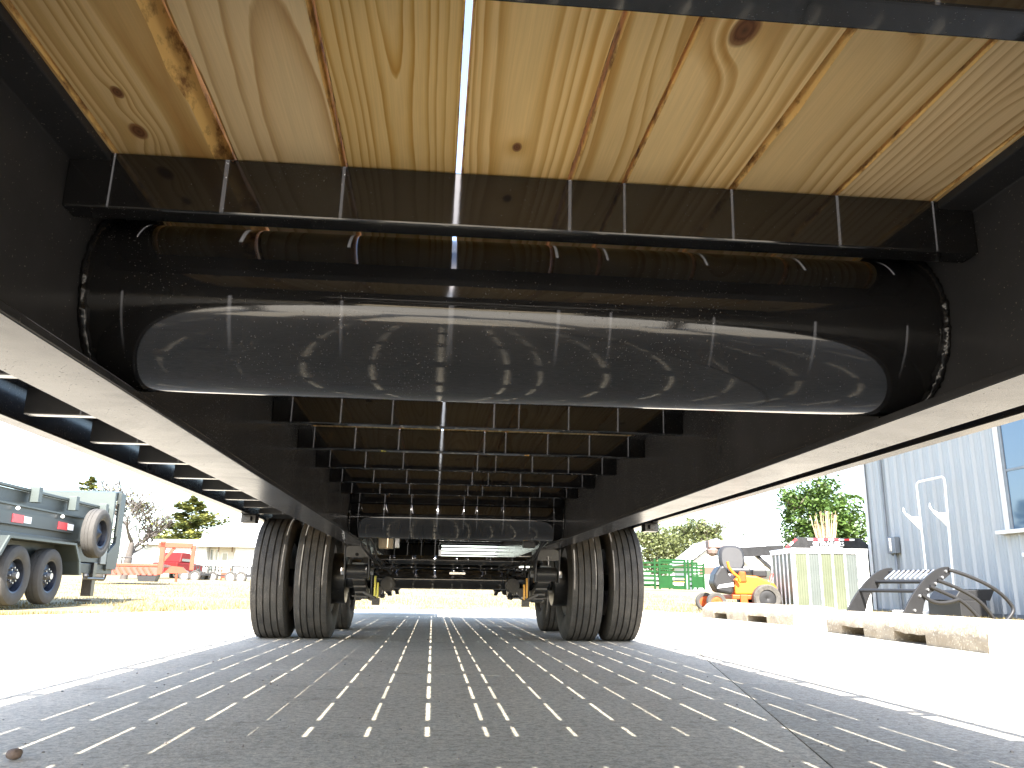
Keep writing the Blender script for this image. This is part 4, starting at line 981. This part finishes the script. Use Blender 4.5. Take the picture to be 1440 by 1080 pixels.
m.add([(-o_, -o_, e), (L + o_, -o_, e), (L + o_, 7 + o_, e), (-o_, 7 + o_, e), (2.9, 3.5, e + 3.0), (L - 2.2, 3.5, e + 3.0), (-o_, -o_, e - .12), (L + o_, -o_, e - .12), (L + o_, 7 + o_, e - .12), (-o_, 7 + o_, e - .12)],
      [(0, 1, 5, 4), (1, 2, 5), (2, 3, 4, 5), (3, 0, 4), (6, 9, 8, 7), (0, 6, 7, 1), (1, 7, 8, 2), (2, 8, 9, 3), (3, 9, 6, 0)]); m.build('roof', ROOF_W, Hs)
for k, (x0_, x1_, z0, z1) in enumerate(((.62, .86, .45, e - .25), (.92, 1.12, .45, e - .25), (1.35, 1.72, .95, e - .45), (1.9, 2.2, .3, 1.4))):
    w_ = MB().box(x0_, x1_, .50, .548, z0, z1).build('window', WHITE, Hs); MB().box(x0_ + .03, x1_ - .03, .485, .499, z0 + .03, z1 - .03).build('pane', GLASS2, w_)
m = MB(); m.box(.551, 2.319, .02, .07, 1.18, 1.24); m.build('porch_rail', WHITE, Hs)
for x in (.60, .98): MB().box(x, x + .04, .02, .07, .3, 1.18).build('porch_post', WHITE, Hs)
for x in (1.25, 2.08): MB().box(x, x + .05, .02, .07, e - .42, e - .03).build('hanging_plant', BROWNP, Hs)

An, L2, e2 = house('white_annex', 'low white building with shallow pale roof behind the red trailer', 150, 273, 53, 765, 6, 1)
m = MB(); m.box(2.4, L2, 0, 6, 0, e2); m.build('wall', WHITE_WALL, An)
m = MB(); m.prism([(-.4, e2 - .02), (-.4, e2 + .12), (3, e2 + .50), (6.4, e2 + .12), (6.4, e2 - .02)], 'x', 1.6, L2 + .1); rf = m.build('roof', ROOF_W, An)
m = MB(); m.prism([(.2, 0), (2.38, 0), (2.38, e2 - .2), (1.7, e2 - .25)], 'y', .3, 5); m.build('lean_to', mat('pale_blue_grey_wall', (.55, .62, .68), .6), An)
m = MB(); m.cyl((4.95, 3, e2 + .3), (4.95, 3, e2 + .95), .16, 12); m.build('roof_vent', WHITE, An)
MB().box(2.7, 3.9, -.03, -.002, e2 - .75, e2 - .12).build('wall_band', GREYL, An)
for x in (3.6, 4.35): MB().box(x, x + .5, -.04, -.002, 1.15, 1.85).build('window', GLASS2, An)

# small black utility trailers and oddments parked in front of the house
def util(label, x0p, x1p, depth, basep, red=False):
    a, b = pix(x0p, basep, depth), pix(x1p, basep, depth); L = (b - a).length
    t = thing('utility_trailer', label, 'trailer', (a.x, a.y, a.z), math.atan2(b.y - a.y, b.x - a.x))
    MB().box(0, L, 0, 1.4, .30, .40).build('bed', DARKP, t)
    for k in range(6): MB().box(L * k / 5.3, L * k / 5.3 + .04, 0, .04, .40, .78).build('stake', DARKP, t)
    MB().box(0, L, -.02, .0, .74, .80).build('top_rail', DARKP, t)
    for x in (L - .45, L - .95):
        small_wheel(t, (x, -.05, .27), .27, .09, RUBBER2, WHITE if red else SILVER, ax='y')
    MB().bar((-.8, .7, .34), (0, .7, .34), .08, .08).build('tongue', DARKP, t)
    return t
util('low black utility trailer parked near the red pickup', 266, 287, 40, 818)
util('black twin-axle utility trailer parked before the porch', 286, 311, 41, 819)
util('black utility trailer parked at the far side of the red pump stand', 324, 352, 39, 820, True)
ps = pix(316, 820, 40); PS = thing('red_pump_stand', 'small red pump stand between the black utility trailers', 'pump stand', (ps.x, ps.y, ps.z))
MB().box(-.20, .22, -.1, .2, .22, .52).build('pump_body', REDTR, PS, bevel=.03)
m = MB(); m.tube([(-.2, 0, 0), (-.2, 0, .75), (.2, 0, .75), (.2, 0, 0)], .03, 8); m.build('frame', REDTR, PS)

# ------------------------------------------------------------------ trees
def leaf_mesh(name, pts, size, material, parent, rnd, flat=.0):
    vs = []; fs = []; tone = []
    for p, tn in pts:
        s = size * rnd.uniform(.6, 1.35); a = rnd.uniform(0, 6.283); t = rnd.uniform(-1, 1) * (1 - flat) * 1.3
        d1 = Vector((math.cos(a), math.sin(a), .4 * t)); d2 = Vector((-math.sin(a) * math.cos(t), math.cos(a) * math.cos(t), math.sin(t) + .2)); k = len(vs); p = Vector(p)
        vs += [p - d1 * s * .5, p + d2 * s * .32, p + d1 * s * .5, p - d2 * s * .32]; fs.append((k, k + 1, k + 2, k + 3)); tone.append(max(0., min(1., tn + rnd.uniform(-.3, .3))))
    me = bpy.data.meshes.new(name); me.from_pydata(vs, [], fs); me.materials.append(material)
    at = me.attributes.new('tone', 'FLOAT', 'FACE'); at.data.foreach_set('value', tone)
    return link(name, me, parent)
def grow(m, p, d, L, r, depth, rnd, tips, spread=.6, up=.15, kids=(2, 4)):
    P = [p]; rs = [r]; q = p.copy(); dd = d.copy()
    for i in range(4):
        dd = (dd + Vector((rnd.uniform(-1, 1), rnd.uniform(-1, 1), rnd.uniform(-.6, 1))) * .13 + Vector((0, 0, up * .25))).normalized(); q = q + dd * (L / 4); P.append(q.copy()); rs.append(max(.017, r * (1 - .13 * (i + 1))))
    m.tube(P, r, 5 if depth < 2 else 7, rs)
    if depth == 0: tips += P[1:]; return
    if depth == 1: tips += P[2:]
    for k in range(rnd.randint(*kids)):
        a = rnd.uniform(0, 6.283); j = rnd.choice((2, 3, 4)); s = Vector((math.cos(a), math.sin(a), rnd.uniform(.0, .6))).normalized()
        grow(m, P[j], (dd * (1 - spread) + s * spread).normalized(), L * rnd.uniform(.58, .8), rs[j] * .68, depth - 1, rnd, tips, spread, up, kids)
def broad_tree(name, label, base, H, crown, material, n, lsz, seed, depth=4, bark=BARK, group=None, lean=(0, 0), fill=.75, thick=.028):
    rnd = random.Random(seed); t = thing(name, label, 'tree', base, 0, group); m = MB(); tips = []
    grow(m, Vector((0, 0, -.1)), Vector((lean[0], lean[1], 1)).normalized(), H * .30, H * thick, depth, rnd, tips, .62, .2, (3, 4))
    # fit the limb tips to the crown width and height
    mx = max(max(abs(v[0]), abs(v[1])) for v in m.v) + 1e-6; mz = max(v[2] for v in m.v); sx, sz = crown / mx, H * .97 / mz
    m.v = [(v[0] * (1 if v[2] < H * .12 else sx), v[1] * (1 if v[2] < H * .12 else sx), v[2] * sz) for v in m.v]
    m.build('trunk', bark, t, smooth=60, fix=False)
    pts = []; cen = Vector((lean[0] * H * .5, lean[1] * H * .5, H * .60)); kk_ = 4.2 / max(1, H * .3)
    while len(pts) < n:
        if rnd.random() < fill:
            v = Vector((rnd.gauss(0, 1), rnd.gauss(0, 1), rnd.gauss(0, 1))).normalized() * rnd.uniform(.15, 1) ** .45
            q = cen + Vector((v.x * crown * 1.02, v.y * crown * 1.02, v.z * H * .40)); q *= 1 + .16 * mnoise.noise(q * 1.3 + Vector((seed, 0, 0)))
        else:
            p = rnd.choice(tips); c = Vector((p.x * sx, p.y * sx, p.z * sz)); k = H * .05
            q = c + Vector((rnd.gauss(0, k), rnd.gauss(0, k), rnd.gauss(0, k * .7)))
        d_ = mnoise.noise(q * kk_ + Vector((seed * 1.7, 0, 0)))
        if d_ < -.08 and rnd.random() < .9: n -= (1 if rnd.random() < .02 else 0); continue
        pts.append((q, .45 + .5 * mnoise.noise(q * kk_ * .8 + Vector((9, 0, 0)))))
    leaf_mesh('crown', pts, lsz, material, t, rnd); return t
def pine(name, label, base, H, rad, n_b, seed, lsz=.2, per=90, skew=0.):
    rnd = random.Random(seed); t = thing(name, label, 'tree', base); m = MB(); pts = []
    m.tube([(0, 0, -.1), (0, 0, H * .5), (.03 * H * skew, 0, H)], .02 * H, 8, [.022 * H, .014 * H, .003 * H])
    for b in range(n_b):
        f = (b + rnd.random()) / n_b; z = H * (.16 + .82 * f); a = b * 2.4 + rnd.uniform(-.5, .5)
        L = rad * (1 - f) ** .7 * rnd.uniform(.65, 1.2) + .12; d = Vector((math.cos(a), math.sin(a), rnd.uniform(-.05, .28)))
        p0 = Vector((.03 * H * skew * f, 0, z)); p1 = p0 + d * L; mid = p0.lerp(p1, .5) + Vector((0, 0, -.04 * L)); m.tube([p0, mid, p1 + Vector((0, 0, .08 * L))], .012, 5, [.010 * H * (1 - f * .7), .006 * H * (1 - f * .6), .002 * H])
        for i in range(int(per * (.35 + L / rad))):
            s = rnd.uniform(.25, 1.08); q = p0.lerp(p1, s) + Vector((rnd.gauss(0, .12 * L + .03), rnd.gauss(0, .12 * L + .03), rnd.gauss(.03, .05 * L + .03)))
            pts.append((q, .45 + .5 * (q.z - (p0.z + d.z * L * s)) * 4 + .25 * mnoise.noise(q * 1.5)))
    m.build('trunk', BARK, t, smooth=60, fix=False); leaf_mesh('needle_crown', pts, lsz, NEEDLE, t, rnd, .5); return t
def base_at(x, depth, y=None):
    p = pix(x, 822, depth); return (p.x, p.y, rise(p.x, p.y) - .05)
def top_h(x, y, depth, b): return pix(x, y, depth).z - b[2]
b = base_at(1163, 34); broad_tree('leafy_tree', 'bright green leafy tree rising beside the steel building corner', b, top_h(1163, 668, 34, b), 1.75, LEAF_A, 15000, .16, 11)
b2 = base_at(1166, 31); t = thing('dead_shrub', 'clump of dry tan stems in front of the bright green tree', 'shrub', b2); rnd = random.Random(4); m = MB()
for i in range(60):
    a = rnd.uniform(0, 6.28); s = rnd.uniform(.1, .55); hh = top_h(1166, 715, 31, b2) * rnd.uniform(.72, 1.0); m.tube([(0 + rnd.uniform(-.12, .12), rnd.uniform(-.12, .12), 0), (math.cos(a) * s * .45, math.sin(a) * s * .45, hh * .55), (math.cos(a) * s, math.sin(a) * s, hh)], .02, 4, [.022, .016, .006])
m.build('stem_clump', DEADB, t, fix=False)
for i, (x, d, y, w_, sd, n, lb) in enumerate(((930, 62, 738, 2.1, 21, 9000, 'dusty green tree rising behind the green cattle chute'), (975, 64, 726, 2.4, 22, 11000, 'tall dusty green tree rising behind the grey shed gable'), (1002, 66, 742, 1.4, 23, 5000, 'smaller dusty tree between the tall tree and the shed roof'))):
    b = base_at(x, d); broad_tree('yard_tree', lb, b, top_h(x, y, d, b), w_, LEAF_B, n, .20, sd)
for i, (x, d, y, lb) in enumerate(((1051, 72, 749, 'small dark evergreen tip above the black gooseneck neck'), (1066, 74, 756, 'lower evergreen tip beside the utility pole'))):
    b = base_at(x, d); pine('far_evergreen', lb, b, top_h(x, y, d, b), 1.0, 26, 41 + i, .3, 25)
b = base_at(258, 60); pine('spreading_pine', 'broad yellow-green pine rising behind the white house roof', b, top_h(262, 694, 60, b), 3.3, 60, 51, .30, 190, .6)
b = base_at(108, 48); pine('tall_evergreen', 'evergreen tip showing above the dump trailer front', b, top_h(112, 664, 48, b), 2.0, 46, 52, .24, 90)
b = base_at(172, 38); t = broad_tree('bare_tree', 'nearly leafless tree with pale twigs leaning past the dump trailer', b, top_h(195, 664, 38, b), 2.3, SPARSE, 700, .10, 66, 5, TWIG, None, (.25, 0), .0, .038)
